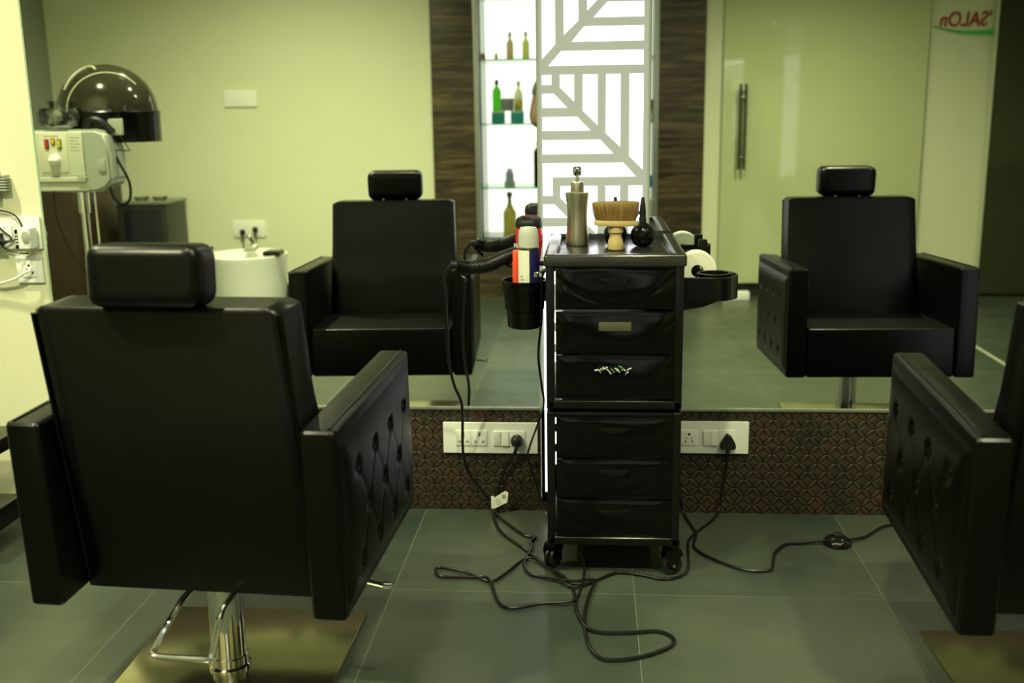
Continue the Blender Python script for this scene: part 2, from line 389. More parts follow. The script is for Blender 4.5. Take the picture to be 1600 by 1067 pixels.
# glass door with handle
DX0, DX1 = .795, 1.995
bm = nb(); b2(bm, DX0, DX1, YB + .03, YB + .040, .09, 2.35, .002); door = struct('door_1', bm, DOORG)
bm = nb()
for x in (.893, .925):
    tube(bm, [(x, YB + .085, .80), (x, YB + .085, 1.31)], .0085, smooth=False, n=12)
for z in (.875, 1.235): tube(bm, [(.893, YB + .08, z), (.925, YB + .08, z)], .006, smooth=False, n=8)
for z in (.875, 1.235): tube(bm, [(.909, YB + .03, z), (.909, YB + .085, z)], .007, smooth=False, n=8)
obj('door_handle', bm, mat('dark steel handle', (.10, .12, .07), .3, .8), door)
bm = nb(); b2(bm, DX0 - .02, DX1 + .02, YB + .01, YB + .06, 2.35, 2.42, .003); obj('top_rail', bm, ALU, door)
bm = nb(); b2(bm, 2.382, 3.55, YB + .03, YB + .042, .02, 2.4, .001); dp = struct('door_2', bm, DARKG)
bm = nb(); b2(bm, 2.368, 2.384, YB + .022, YB + .05, .09, 2.4, .001); obj('edge_strip', bm, mat('pale edge strip', (.6, .62, .45), .4), dp)

# wall sign
t = thing('wall_sign', 'red SALON lettering over a green swoosh on the back wall', 'sign', (0, YB, 0))
LM = T(2.352, .004, 1.625) @ RZ(PI) @ RX(PI / 2)
text_mesh('lettering', "\u2019SALOn", .118, .006, SIGNR, LM, t, shear=-.12, bold=.0006, sx=.80)
bm = nb(); poly = []
def sw(u): return (2.375 - u * .35, 1.575 + .012 * 0 + .052 * (abs(u - .25) / .75) ** 2 * (1 if u > .25 else .35))
for i in range(21):
    u = i / 20; x, z = sw(u); poly.append((x, z))
for i in range(20, -1, -1):
    u = i / 20; x, z = sw(u); poly.append((x, z + .026 * (1 - u ** 1.5) + .001))
prism(bm, poly, .012, T(0, .014, 0) @ RX(PI / 2)); obj('swoosh', bm, SIGNG, t)

# ------------------------------------------------------------------ mirrors and lit lattice panel
def mirror(x0, x1, label):
    t = thing('wall_mirror', label, 'mirror', ((x0 + x1) / 2, D, .318))
    w = (x1 - x0) / 2
    bm = nb(); b2(bm, -w, w, 0, .006, 0, 2.0); obj('silvered_glass', bm, MIRROR, t)
    for s in (-1, 1):
        bm = nb(); b2(bm, s * w - .0025, s * w + .0025, -.001, .0065, 0, 2.0); obj('polished_edge', bm, mat('mirror edge', (.35, .48, .33), .2), t)
mirror(-1.594, -.150, 'large frameless wall mirror left of the lit lattice panel')
mirror(.156, 1.398, 'large frameless wall mirror right of the lit lattice panel')
LAT = {
 'A': [(-.136, 1.555), (-.101, 1.555), (-.101, 1.338), (-.136, 1.301)],
 'B': [(-.077, 1.555), (-.038, 1.555), (-.038, 1.399), (-.077, 1.362)],
 'C': [(-.014, 1.555), (.026, 1.555), (.026, 1.464), (-.014, 1.424)],
 'D': [(.039, 1.445), (.137, 1.445), (.137, 1.406), (.003, 1.406)],
 'D2': [(.095, 1.507), (.137, 1.507), (.137, 1.468), (.062, 1.468)],
 'E': [(-.023, 1.383), (.137, 1.383), (.137, 1.344), (-.056, 1.344)],
 'F': [(-.085, 1.320), (.137, 1.320), (.137, 1.282), (-.119, 1.282)]}
SQ = {
 'G': [(-.137, 1.258), (-.112, 1.258), (-.112, 1.232), (-.137, 1.232)],
 'H': [(-.088, 1.258), (-.050, 1.258), (-.050, 1.187), (-.088, 1.225)],
 'I': [(-.026, 1.258), (.014, 1.258), (.014, 1.124), (-.026, 1.162)],
 'J': [(.037, 1.258), (.076, 1.258), (.076, 1.064), (.037, 1.101)],
 'K': [(.100, 1.258), (.138, 1.258), (.138, 1.002), (.101, 1.039)],
 'L': [(-.137, 1.208), (-.105, 1.208), (-.069, 1.171), (-.137, 1.171)],
 'M': [(-.137, 1.146), (-.041, 1.146), (-.006, 1.109), (-.137, 1.109)],
 'N': [(-.137, 1.084), (.021, 1.084), (.057, 1.046), (-.137, 1.046)],
 'O': [(-.137, 1.021), (.085, 1.021), (.120, .983), (-.110, .983), (-.110, .932), (-.137, .932)]}
def light_panel(xc, label):
    t = thing('lattice_light_panel', label, 'light panel', (xc, D, .03))
    bm = nb(); b2(bm, -.147, .153, -.001, .006, 0, 2.3); obj('light_sheet', bm, LITW, t)
    bm = nb(); bm.faces.new([bm.verts.new(v) for v in ((-.147, -.004, 0), (.153, -.004, 0), (.153, -.004, 2.3), (-.147, -.004, 2.3))]); obj('lattice_plate', bm, LATT, t, label='grey film with a cut geometric lattice')
    shapes = list(LAT.values())
    for k in range(4):
        for n_, poly in SQ.items():
            if k and n_ == 'G': continue
            q = [(x, z - .3 * k) for x, z in poly]
            if n_ == 'O' and k == 3: continue
            if min(z for x, z in q) < .05: continue
            if max(z for x, z in q) < .84: q = [(max(x, -.118), z) for x, z in q]
            if len(set(q)) > 2 and max(x for x, z in q) > -.117: shapes.append(list(dict.fromkeys(q)))
    shapes.append([(-.137, .81), (-.124, .81), (-.124, .06), (-.137, .06)])
    for n_, poly in SQ.items(): shapes.append([(-x + .001, z + .6) for x, z in poly])
    bm = nb()
    for poly in shapes: prism(bm, [(x, z - .03) for x, z in poly], .001, T(0, -.004, 0) @ RX(PI / 2))
    obj('lit_opening', bm, LITW, t, label='glowing white openings of the lattice')
    for x in (-.148, .1535):
        bm = nb(); b2(bm, x - .0015, x + .0015, -.010, .0, 0, 2.3); obj('edge_trim', bm, mat('pale edge trim', (.55, .58, .50), .3, .3), t)
light_panel(0, 'tall backlit panel with a grey lattice between the two mirrors')
light_panel(1.548, 'tall backlit lattice panel added out of view at the right end of the second mirror')  # out of view, added to give the glass door its bright reflection

# ------------------------------------------------------------------ salon chair
TILT = R(2.28)
def make_chair(name, label, x, y, ang):
    t = thing(name, label, 'chair', (x, y, 0), R(ang), 'salon chairs facing the mirrors')
    U = T(0, 0, .246) @ RX(TILT)                      # upholstery, tilted back
    Wo, ta, h, zt = .318, .068, .28, .376
    for s in (-1, 1):
        bm = nb(); b2(bm, min(s * (Wo - ta), s * Wo), max(s * (Wo - ta), s * Wo), -h, h, 0, zt, .012, 3, U)
        arm = obj('armrest', bm, LEATHER, t)
        btn = []
        for row in range(3):
            n = 4 if row % 2 == 0 else 3
            for k in range(n): btn.append((-.18 + (k + (0 if n == 4 else .5)) * .12, .275 - row * .095))
        NXg, NZg = 84, 58; bm = nb(); g = []
        for i in range(NXg + 1):
            colv = []
            for j in range(NZg + 1):
                v = -h + .015 + (2 * h - .03) * i / NXg; w = .02 + (zt - .045) * j / NZg
                ed = min(v + h - .015, h - .015 - v, w - .02, zt - .025 - w)
                d = .011 * (1 - math.exp(-max(ed, 0) / .018))
                for bv, bw in btn:
                    q = math.hypot(v - bv, w - bw)
                    d -= .0105 * math.exp(-(q / .013) ** 2)
                for bv, bw in btn:                                  # diamond pleats
                    for ev, ew in btn:
                        if abs(abs(bv - ev) - .06) < .01 and abs(bw - ew - .095) < .01:
                            L = Vector((ev - bv, ew - bw)); P = Vector((v - bv, w - bw)); tt = max(0, min(1, P.dot(L) / L.length_squared))
                            d -= .0012 * math.exp(-((P - L * tt).length / .005) ** 2)
                d = max(d, -.001)
                colv.append(bm.verts.new(U @ Vector((s * (Wo - .001 + d), v, w))))
            g.append(colv)
        for i in range(NXg):
            for j in range(NZg): bm.faces.new((g[i][j], g[i + 1][j], g[i + 1][j + 1], g[i][j + 1]))
        tp = obj('tufted_panel', bm, LEATHER, arm)
        for bv, bw in btn:
            bm = nb(); lathe(bm, [(.002, .0), (.006, .0008), (.0066, .0025), (.005, .0045), (.0015, .0052)], n=14, mtx=U @ T(s * (Wo + .0012), bv, bw) @ RY(s * PI / 2))
            obj('button', bm, LEATHER, arm)
        for dx, dz in ((.002, .0015), (-.010, .0062)):
            bm = nb(); tube(bm, [(s * (Wo - .004 + dx), -h + .012, zt - .006 + dz), (s * (Wo - .004 + dx), h - .012, zt - .006 + dz)], .0028, smooth=False, mtx=U); obj('piping', bm, LEATHER, arm)
    bm = nb(); b2(bm, -.2495, .2495, -.19, h - .004, 0, .172, .014, 3, U); seat = obj('seat', bm, LEATHER, t)
    bm = nb(); tube(bm, [(-.24, h - .008, .166), (.24, h - .008, .166)], .0032, smooth=False, mtx=U); obj('piping', bm, LEATHER, seat)
    # backrest: a profile with a lumbar break, swept across
    bm = nb(); pr = [(-.19, .0), (-.07, .0), (-.075, .17), (-.088, .26), (-.118, .36), (-.140, .42), (-.164, .585), (-.170, .596), (-.272, .598), (-.280, .588)]
    n = 26; W0 = .246; cols = []
    for i in range(n + 1):
        f = -1 + 2 * i / n; col = []
        for k, (v, w) in enumerate(pr):
            W = W0 - .0125 * w / .6
            e = 1 - abs(f); pull = .010 * math.exp(-e * 40)
            cv = (-.175); vv = v + (cv - v) * (pull / .075); ww = w - (pull * .8 if w > .5 else 0)
            col.append(bm.verts.new(U @ Vector((W * f, vv, ww))))
        cols.append(col)
    for i in range(n):
        for k in range(len(pr)):
            k2 = (k + 1) % len(pr); bm.faces.new((cols[i][k], cols[i][k2], cols[i + 1][k2], cols[i + 1][k]))
    bm.faces.new(cols[0]); bm.faces.new(list(reversed(cols[-1])))
    back = obj('backrest', bm, LEATHER, t, 50)
    for s in (-1, 1):
        bm = nb(); tube(bm, [(s * .243, -.188, .02), (s * .2325, -.272, .585)], .004, smooth=False, mtx=U); obj('piping', bm, LEATHER, back)
    # headrest on two posts
    H = U @ T(0, -.265, .655) @ RX(R(-6))
    bm = nb(); box(bm, (0, 0, 0), (.212, .095, .112), .032, 5, H); hr = obj('headrest', bm, LEATHER, t, 60)
    bm = nb(); tube(bm, [(-.1, .035, .045), (.1, .035, .045)], .003, smooth=False, mtx=H); obj('piping', bm, LEATHER, hr)
    for s in (-1, 1):
        bm = nb(); tube(bm, [(s * .045, -.215, .55), (s * .045, -.235, .60), (s * .045, -.265, .64)], .006, mtx=U); obj('headrest_post', bm, CHROME, hr)
    bm = nb(); b2(bm, -.10, .10, -.15, .12, .228, .252, .004); obj('seat_mount', bm, BLACKM, t)
    bm = nb(); lathe(bm, [(.044, .012), (.044, .018), (.039, .022), (.039, .040), (.037, .042)], o=(-.013, -.075, 0)); lathe(bm, [(.036, .04), (.036, .235)], o=(-.013, -.075, 0)); obj('hydraulic_column', bm, CHROME, t)
    bm = nb(); b2(bm, -.2355, .2225, -.285, .185, 0, .012, .002, 2, RZ(R(3))); obj('base_plate', bm, BRASSY, t)
    # footrest hoop
    bm = nb(); L = T(0, 0, 0)
    tube(bm, [(-.02, -.12, .246), (-.025, -.22, .245), (-.025, -.27, .235), (-.050, -.312, .180), (-.054, -.317, .171), (-.043, -.319, .166), (.050, -.319, .166), (.063, -.317, .171), (.065, -.312, .180), (.068, -.27, .235), (.068, -.22, .245), (.066, -.12, .246)], .0062, k=5)
    obj('foot_hoop', bm, CHROME, t)
    bm = nb(); tube(bm, [(.08, -.08, .235), (.25, -.085, .232), (.315, -.09, .226), (.345, -.095, .222)], .005); lathe(bm, [(.004, 0), (.008, .004), (.008, .018), (.004, .022)], n=12, mtx=T(.336, -.094, .223) @ RY(PI / 2)); obj('height_lever', bm, CHROME, t)
    return t
chair = make_chair('salon_chair', 'black leatherette salon chair seen from behind at left, nearest the camera', -.754, 2.04, -3.6)
c2 = copy_tree(chair); c2.location = (.975, 2.018, -.003); c2.rotation_euler = (0, 0, R(-1.4))
c2['label'] = 'black leatherette salon chair at the right edge, tufted arm towards the trolley'

# ------------------------------------------------------------------ trolley
TX0, TX1, TY0, TY1 = -.110, .219, 2.458, 2.880
t = thing('salon_trolley', 'tall glossy black drawer trolley on casters in front of the lit panel', 'trolley', (0, 0, 0))
def shell(z0, z1):
    bm = nb()
    b2(bm, TX0 - .001, TX0 + .006, TY0, TY1, z0, z1, .003); b2(bm, TX1 - .012, TX1, TY0, TY1, z0, z1, .004)
    b2(bm, TX0 + .002, TX1 - .002, TY0, TY1, z0, z0 + .018, .005); b2(bm, TX0 + .002, TX1 - .002, TY0, TY1, z1 - .016, z1, .005)
    b2(bm, TX0 - .001, TX0 + .019, TY0 - .006, TY0 + .012, z0, z1, .004, 3); b2(bm, TX1 - .022, TX1 - .001, TY0 - .006, TY0 + .02, z0, z1, .005, 3)
    b2(bm, TX0 + .001, TX1 - .001, TY0 - .006, TY0 + .02, z0, z0 + .022, .005, 3)
    return bm
obj('upper_body', shell(.445, .806), BLACKS, t); obj('lower_body', shell(.088, .437), BLACKS, t)
def drawer(z0, z1, seed, sag):
    bm = nb(); nx, nz = 48, 20; x0, x1 = TX0 + .0225, TX1 - .021; g = []; rnd = random.Random(seed)
    ph = rnd.random() * 6; zc = z1 - .030; F = TY0 - .005
    for i in range(nx + 1):
        c = []
        for j in range(nz + 1):
            a, b = i / nx, j / nz; x = x0 + (x1 - x0) * a; z = z0 + (z1 - z0) * b
            ed = min(a, 1 - a) * 10; eb = min(b, 1 - b) * 7
            rim = .004 * (1 - math.exp(-ed * 2)) * (1 - math.exp(-eb * 2))
            cx = (x - .053) / .14                                   # sagging crescent crease below the handle
            crease = .0016 * math.exp(-((b - (.16 + .62 * cx * cx)) / .07) ** 2) * sag
            belly = .0022 * max(0, 1 - cx * cx) * math.exp(-((b - .45) / .30) ** 2)
            wob = .0012 * math.sin(a * 7 + ph) * math.sin(b * 5 + ph)
            c.append(bm.verts.new((x, F - rim + crease - belly + wob * min(1, ed), z)))
        g.append(c)
    for i in range(nx):
        for j in range(nz): bm.faces.new((g[i][j], g[i + 1][j], g[i + 1][j + 1], g[i][j + 1]))
    ex = bmesh.ops.extrude_edge_only(bm, edges=[e for e in bm.edges if len(e.link_faces) == 1])
    for v in [v for v in ex['geom'] if isinstance(v, bmesh.types.BMVert)]: v.co.y = TY0 + .014
    b2(bm, x0 + .012, x1 - .004, TY0 + .014, TY1 - .03, z0 + .002, z1 - .012)
    d = obj('drawer', bm, BLACKP, t, 50)
    bm = nb(); n = 24; poly = []
    for k in range(n + 1): u = k / n; poly.append((.016 + .074 * u, zc + .0055))
    for k in range(n, -1, -1): u = k / n; poly.append((.016 + .074 * u, zc + .004 - .010 * math.sin(PI * u) ** .6))
    prism(bm, poly, .0045, T(0, TY0 - .0095, 0) @ RX(PI / 2)); obj('handle_slot', bm, SLOT, d, label='dark slot of the recessed handle')
    bm = nb(); pts = [(.014 + .078 * k / 10, TY0 - .0145, zc + .003 - .0115 * math.sin(PI * k / 10) ** .6) for k in range(11)]
    tube(bm, pts, .0014, n=8, k=2); obj('handle_lip', bm, BLACKP, d)
    bm = nb(); tube(bm, [(x0 + .001, TY0 - .004, z1), (x0 + .02, TY0 - .0085, z1 + .0005), (.053, TY0 - .010, z1 + .0005), (x1 - .02, TY0 - .0085, z1 + .0005), (x1 - .001, TY0 - .004, z1)], .0016, k=8); obj('top_lip', bm, BLACKP, d)
    return d
for i, (a, b) in enumerate(((.694, .796), (.583, .688), (.472, .580))): drawer(a, b, i, (1, .4, .3)[i])
for i, (a, b) in enumerate(((.318, .424), (.212, .315), (.110, .209))): drawer(a, b, i + 9, .8)
lb = [o for o in bpy.data.objects if o.name.startswith('drawer') and o.parent == t][1]
bm = nb(); b2(bm, .016, .094, TY0 - .0165, TY0 - .009, .644, .665, .0015); obj('label_window', bm, mat('smoky clear label window', (.075, .075, .04), .2), lb, label='smoky rectangular label window')
bm = nb(); rnd = random.Random(11)
for k in range(16):
    x = .012 + .078 * k / 15; z = .549 + rnd.uniform(-.007, .007); a = rnd.uniform(-.9, .9); L_ = rnd.uniform(.005, .012)
    p = [(x + L_ * q * math.cos(a) * .5 , TY0 - .0145 - rnd.uniform(0, .004), z + L_ * q * math.sin(a) * .5 + rnd.uniform(-.002, .002)) for q in (-1, -.3, .4, 1)]
    vs = [[bm.verts.new((u_[0], u_[1], u_[2] + e * .0016)) for e in (-1, 1)] for u_ in p]
    for a_, b_ in zip(vs, vs[1:]): f = bm.faces.new((a_[0], b_[0], b_[1], a_[1])); f.material_index = 1 if k in (7, 8, 11, 12) else 0
tag(obj('plastic_wrap', bm, [mat('crinkled clear film', (.75, .78, .70), .08, coat=1), mat('green film', (.16, .38, .14), .15)]), 'crinkled clear and green film poking from the third drawer handle', 'plastic wrap')
# top tray
bm = nb(); n = 0
tx0, tx1, ty0, ty1 = -.116, .224, 2.446, 2.893
b2(bm, tx0 + .01, tx1 - .01, ty0 + .01, ty1 - .01, .804, .816, .002)
b2(bm, tx0, tx1, ty0, ty0 + .032, .797, .828, .009, 4); b2(bm, tx0, tx1, ty1 - .022, ty1, .797, .829, .006, 3)
b2(bm, tx0 + .0005, tx0 + .034, ty0 + .004, ty1 - .002, .7965, .8285, .009, 4); b2(bm, tx1 - .034, tx1 - .0005, ty0 + .004, ty1 - .002, .7965, .8285, .009, 4)
obj('top_tray', bm, TRAYM, t)
for x, y, a in ((TX0 + .012, 2.52, 60), (TX1 - .012, 2.49, 20), (TX0 + .025, 2.84, -30), (TX1 - .025, 2.84, 10)):
    bm = nb(); Mx = T(x, y, 0) @ RZ(R(a))
    lathe(bm, [(.012, .068), (.016, .070), (.018, .09)], n=16, mtx=Mx)
    prism(bm, [(-.020, .028), (-.026, .050), (-.018, .068), (.014, .070), (.022, .056), (.010, .040), (.004, .020), (-.006, .022)], .003, Mx @ T(0, -.0145, 0) @ RX(PI / 2))
    prism(bm, [(-.020, .028), (-.026, .050), (-.018, .068), (.014, .070), (.022, .056), (.010, .040), (.004, .020), (-.006, .022)], .003, Mx @ T(0, .0175, 0) @ RX(PI / 2))
    b2(bm, -.024, .018, -.017, .017, .058, .070, .004, 2, Mx)
    cs = obj('caster', bm, BLACKS, t)
    for s in (-1, 1):
        bm = nb(); lathe(bm, [(.010, 0), (.023, 0), (.026, .003), (.026, .009), (.023, .012), (.010, .012)], n=24, mtx=Mx @ T(-.004, s * .0075 - .006, .0265) @ RX(-PI / 2)); obj('wheel', bm, BLACKM, cs)
    bm = nb(); lathe(bm, [(.001, 0), (.0045, .0), (.0045, .039), (.001, .039)], n=12, mtx=Mx @ T(-.004, -.0195, .0265) @ RX(-PI / 2)); obj('axle', bm, CHROME, cs)
# left hanging cup holder
CX, CY = -.172, 2.60
bm = nb()
lathe(bm, [(.040, .622), (.044, .626), (.046, .668), (.050, .670), (.052, .712), (.0545, .716), (.0555, .738), (.0585, .741), (.0585, .745), (.053, .745), (.049, .70), (.043, .64), (.0, .640)], o=(CX, CY, 0), n=40, cap=False)
lathe(bm, [(0, .622), (.040, .622)], o=(CX, CY, 0), n=40, cap=False)
b2(bm, CX + .048, TX0 + .006, CY - .012, CY + .012, .69, .742, .003)
obj('cup_holder', bm, BLACKS, t)
bm = nb(); rp = [(CX - .01 + .045 * math.cos(a * PI / 12), 2.72 + .045 * math.sin(a * PI / 12), .768) for a in range(24)]
tube(bm, rp, .006, smooth=False, closed=True); tube(bm, [(CX + .035, 2.72, .768), (TX0 + .004, 2.72, .768)], .007, smooth=False); obj('dryer_ring', bm, BLACKS, t)
bm = nb(); tube(bm, [(-.128, 2.51, .775), (-.105, 2.50, .79), (-.085, 2.45, .792)], .004); lathe(bm, [(.002, 0), (.006, .002), (.006, .012), (.002, .014)], n=14, mtx=T(-.135, 2.50, .765)); obj('side_hook', bm, CHROME, t)
# right side: tool tray with rings, and roll bracket
bm = nb()
out = [(TX1 - .004, 2.545), (.30, 2.535), (.335, 2.545), (.358, 2.58), (.358, 2.62), (.335, 2.66), (.30, 2.67), (TX1 - .004, 2.67)]
prism(bm, out, .004, T(0, 0, .735)); prism(bm, out, .004, T(0, 0, .700))
P_ = spline([(x, y, 0) for x, y in out], 6)
for (p, q) in zip(P_, P_[1:]):
    n_ = Vector((-(q - p).y, (q - p).x, 0)).normalized() * .003
    vs = [bm.verts.new((w_.x + e * n_.x, w_.y + e * n_.y, z)) for w_ in (p, q) for e in (-1, 1) for z in (.700, .757)]
    for f in ((0, 1, 5, 4), (2, 3, 7, 6), (1, 3, 7, 5), (0, 2, 6, 4)): bm.faces.new([vs[k] for k in f])
prism(bm, [(TX1 - .004, .672), (.275, .682), (.325, .702), (TX1 - .004, .704)], .10, T(0, 2.652, 0) @ RX(PI / 2))
lathe(bm, [(.036, .724), (.040, .752), (.043, .757), (.043, .760), (.036, .760), (.033, .730)], o=(.306, 2.605, 0), n=32, cap=False)
for x in (.238, .262): lathe(bm, [(.008, .72), (.010, .742), (.007, .742), (.006, .722)], o=(x, 2.58, 0), n=16, cap=False)
obj('tool_tray', bm, BLACKS, t)
bm = nb(); tube(bm, [(TX1, 2.74, .755), (.27, 2.74, .755), (.27, 2.66, .755)], .010, smooth=False); b2(bm, .29, .312, 2.83, 2.858, .765, .815, .003); b2(bm, TX1 - .002, .30, 2.84, 2.855, .77, .785, .002)
obj('roll_bracket', bm, BLACKS, t)

# white roll on the bracket
bm = nb(); Mr = T(.27, 2.665, .755) @ RX(-PI / 2)
lathe(bm, [(.016, 0), (.047, 0), (.050, .003), (.050, .045), (.047, .048), (.016, .048)], n=48, mtx=Mr, cap=False); lathe(bm, [(.016, .048), (.016, 0)], n=48, mtx=Mr, cap=False)
tag(obj('paper_roll', bm, PAPER), 'white paper neck strip roll on the right side of the black trolley', 'roll')

# things on the tray (tray floor at z .816)
TZ = .8165
t = thing('soap_dispenser', 'brushed steel pump dispenser with a waisted body on the trolley top', 'dispenser', (-.039, 2.725, TZ))
bm = nb(); lathe(bm, [(.029, 0), (.0305, .002), (.0305, .012), (.0275, .045), (.0262, .075), (.0275, .105), (.0308, .134), (.0308, .137), (.028, .139)], n=48); obj('body', bm, STEEL, t)
bm = nb(); lathe(bm, [(.0175, .138), (.0175, .163), (.0165, .165), (.006, .166)], n=32); obj('collar', bm, STEEL, t)
bm = nb(); lathe(bm, [(.0045, .165), (.0045, .178), (.010, .182), (.012, .190), (.012, .200), (.009, .204)], n=24); tube(bm, [(0, -.006, .196), (.0, -.022, .198), (.0, -.032, .192)], .0045); obj('pump_head', bm, CHROME, t)

t = thing('neck_brush', 'barber neck brush with golden bristles standing upright on its wooden handle', 'brush', (.059, 2.615, TZ), R(4))
bm = nb(); lathe(bm, [(.015, 0), (.019, .003), (.0205, .012), (.0185, .025), (.0145, .036), (.0155, .042), (.0195, .046), (.0195, .060), (.0155, .064)], n=32); obj('handle', bm, WOODL, t)
bm = nb(); lathe(bm, [(.054, .062), (.056, .064), (.056, .073), (.054, .075)], n=40, sy=.42, mtx=RY(R(1.5))); obj('brush_head', bm, WOODL, t)
bm = nb(); rnd = random.Random(3)
for i in range(1900):
    a = rnd.random() * 2 * PI; q = math.sqrt(rnd.random()); x, y = q * math.cos(a) * .050, q * math.sin(a) * .018
    sp = 1.30 + rnd.uniform(-.03, .03); hz = .126 + rnd.uniform(-.003, .002) - .005 * q * q
    p0 = Vector((x, y, .073)); p1 = Vector((x * sp, y * sp * 1.1, hz)); w = .00055; d = Vector((rnd.uniform(-1, 1), rnd.uniform(-1, 1), 0)).normalized()
    e = d.cross(Vector((0, 0, 1)))
    vs = [bm.verts.new(p0 + d * w), bm.verts.new(p0 - d * w * .5 + e * w), bm.verts.new(p0 - d * w * .5 - e * w)]; tp = bm.verts.new(p1)
    for k in range(3): bm.faces.new((vs[k], vs[(k + 1) % 3], tp))
lathe(bm, [(.047, .073), (.060, .119), (.054, .122)], n=40, sy=.36)
obj('bristles', bm, BRIST, t, 80)

def bulb(x, y, label, rz, trigger=True):
    t = thing('spray_bulb', label, 'spray bottle', (x, y, TZ), rz, 'black spray bulbs on the trolley')
    bm = nb(); lathe(bm, [(.010, 0), (.018, .001), (.026, .008), (.0305, .020), (.0315, .030), (.029, .042), (.022, .053), (.012, .059), (.009, .062)], n=40); obj('body', bm, BLACKS, t)
    bm = nb(); lathe(bm, [(.0095, .060), (.0095, .072), (.008, .076), (.0085, .088), (.007, .105), (.0045, .122), (.003, .126)], n=24); tube(bm, [(0, 0, .082), (-.012, 0, .086), (-.016, 0, .078)], .004); obj('nozzle', bm, BLACKM, t)
bulb(.130, 2.70, 'round black spray bulb with tall nozzle right of the neck brush', 0)
bulb(.060, 2.715, 'round black spray bulb mostly hidden behind the neck brush', R(20))

# spray can and orange bottle in the cup
t = thing('spray_can', 'aerosol can with navy and white label in the hanging cup', 'spray can', (-.160, 2.590, .645))
bm = nb(); lathe(bm, [(.024, 0), (.0265, .003), (.0265, .175), (.0245, .182)], n=48)
for f in bm.faces:
    c = f.calc_center_median(); f.material_index = 1 if (c.x > .003 and c.z > .01) else 0
obj('can_body', bm, [LABELW, NAVY], t)
bm = nb(); lathe(bm, [(.0255, .1775), (.0265, .179), (.0265, .184), (.0245, .186)], n=40); obj('rim', bm, STEEL, t)
bm = nb(); lathe(bm, [(.0255, .184), (.0255, .212), (.0235, .226), (.020, .2335), (.006, .2355)], n=40); obj('cap', bm, CAPGREY, t)
bm = nb()
for k in range(9): b2(bm, -.0115, .001 - (k % 3) * .003, -.0272, -.0262, .045 + k * .0085, .0465 + k * .0085, mtx=RZ(R(-18)))
obj('label_print', bm, mat('grey label print', (.3, .32, .28), .6), t)
t = thing('orange_bottle', 'orange red squeeze bottle behind the aerosol can in the cup', 'bottle', (-.190, 2.618, .645))
bm = nb(); lathe(bm, [(.012, 0), (.0135, .003), (.0135, .142)], n=32); obj('body', bm, ORANGE, t)
bm = nb(); lathe(bm, [(.0125, .142), (.0125, .168), (.0105, .172)], n=32); obj('cap', bm, ORANGE, t)

# hair dryer lying in the ring, handle out to the left
t = thing('hair_dryer', 'red and black hair dryer with ribbed handle hung nose down on the trolley', 'hair dryer', (0, 0, 0))
DM = T(-.166, 2.715, .80)
bm = nb(); lathe(bm, [(.022, -.085), (.026, -.07), (.030, -.02), (.033, .0), (.036, .03), (.0365, .055), (.034, .066)], n=40, mtx=DM); obj('shell', bm, RED, t)
bm = nb(); lathe(bm, [(.0345, .064), (.0355, .070), (.034, .082), (.028, .090), (.016, .094), (.002, .095)], n=40, mtx=DM)
for k in range(26):
    a = 2 * PI * k / 26; tube(bm, [(.0345 * math.cos(a), .0345 * math.sin(a), .073), (.031 * math.cos(a + .25), .031 * math.sin(a + .25), .087), (.018 * math.cos(a + .5), .018 * math.sin(a + .5), .0945)], .0012, n=5, k=3, mtx=DM)
obj('rear_grille', bm, BLACKM, t)
bm = nb(); lathe(bm, [(.020, -.120), (.021, -.082), (.023, -.08), (.023, -.074)], n=32, mtx=DM); obj('nozzle', bm, BLACKS, t)
hp = [(-.185, 2.715, .802), (-.225, 2.705, .788), (-.275, 2.695, .768), (-.325, 2.685, .764), (-.352, 2.682, .770), (-.372, 2.68, .772)]
bm = nb(); rr = [.019] * 6 + [.020] * 6 + [.0185] * 6 + [.0165] * 6 + [.010] * 5 + [.006]; tube(bm, hp, rr, n=24); h = obj('handle', bm, BLACKM, t)
bm = nb(); P = spline(hp, 12)
for i in range(8, 50, 1):
    p = P[i]; tg = (P[i + 1] - P[i - 1]).normalized(); q = tg.to_track_quat('Z', 'Y').to_matrix().to_4x4(); r0 = .0203 if i < 30 else .0185
    tube(bm, [Matrix.Translation(p) @ q @ Vector((r0 * math.cos(a * PI / 8), r0 * math.sin(a * PI / 8), 0)) for a in range(16)], .0009, n=5, smooth=False, closed=True)
obj('grip_rib', bm, BLACKS, h)
text_mesh('brand_lettering', 'iHO', .017, .0004, LABELW, T(-.2045, 2.694, .815) @ RZ(R(-58)) @ RX(PI / 2), t, bold=.0003)
bm = nb(); tube(bm, [(-.350, 2.678, .762), (-.345, 2.676, .745), (-.333, 2.674, .735)], .005); lathe(bm, [(.003, 0), (.007, .003), (.003, .006)], n=12, mtx=T(-.333, 2.674, .730)); obj('hanging_loop', bm, BLACKS, h)

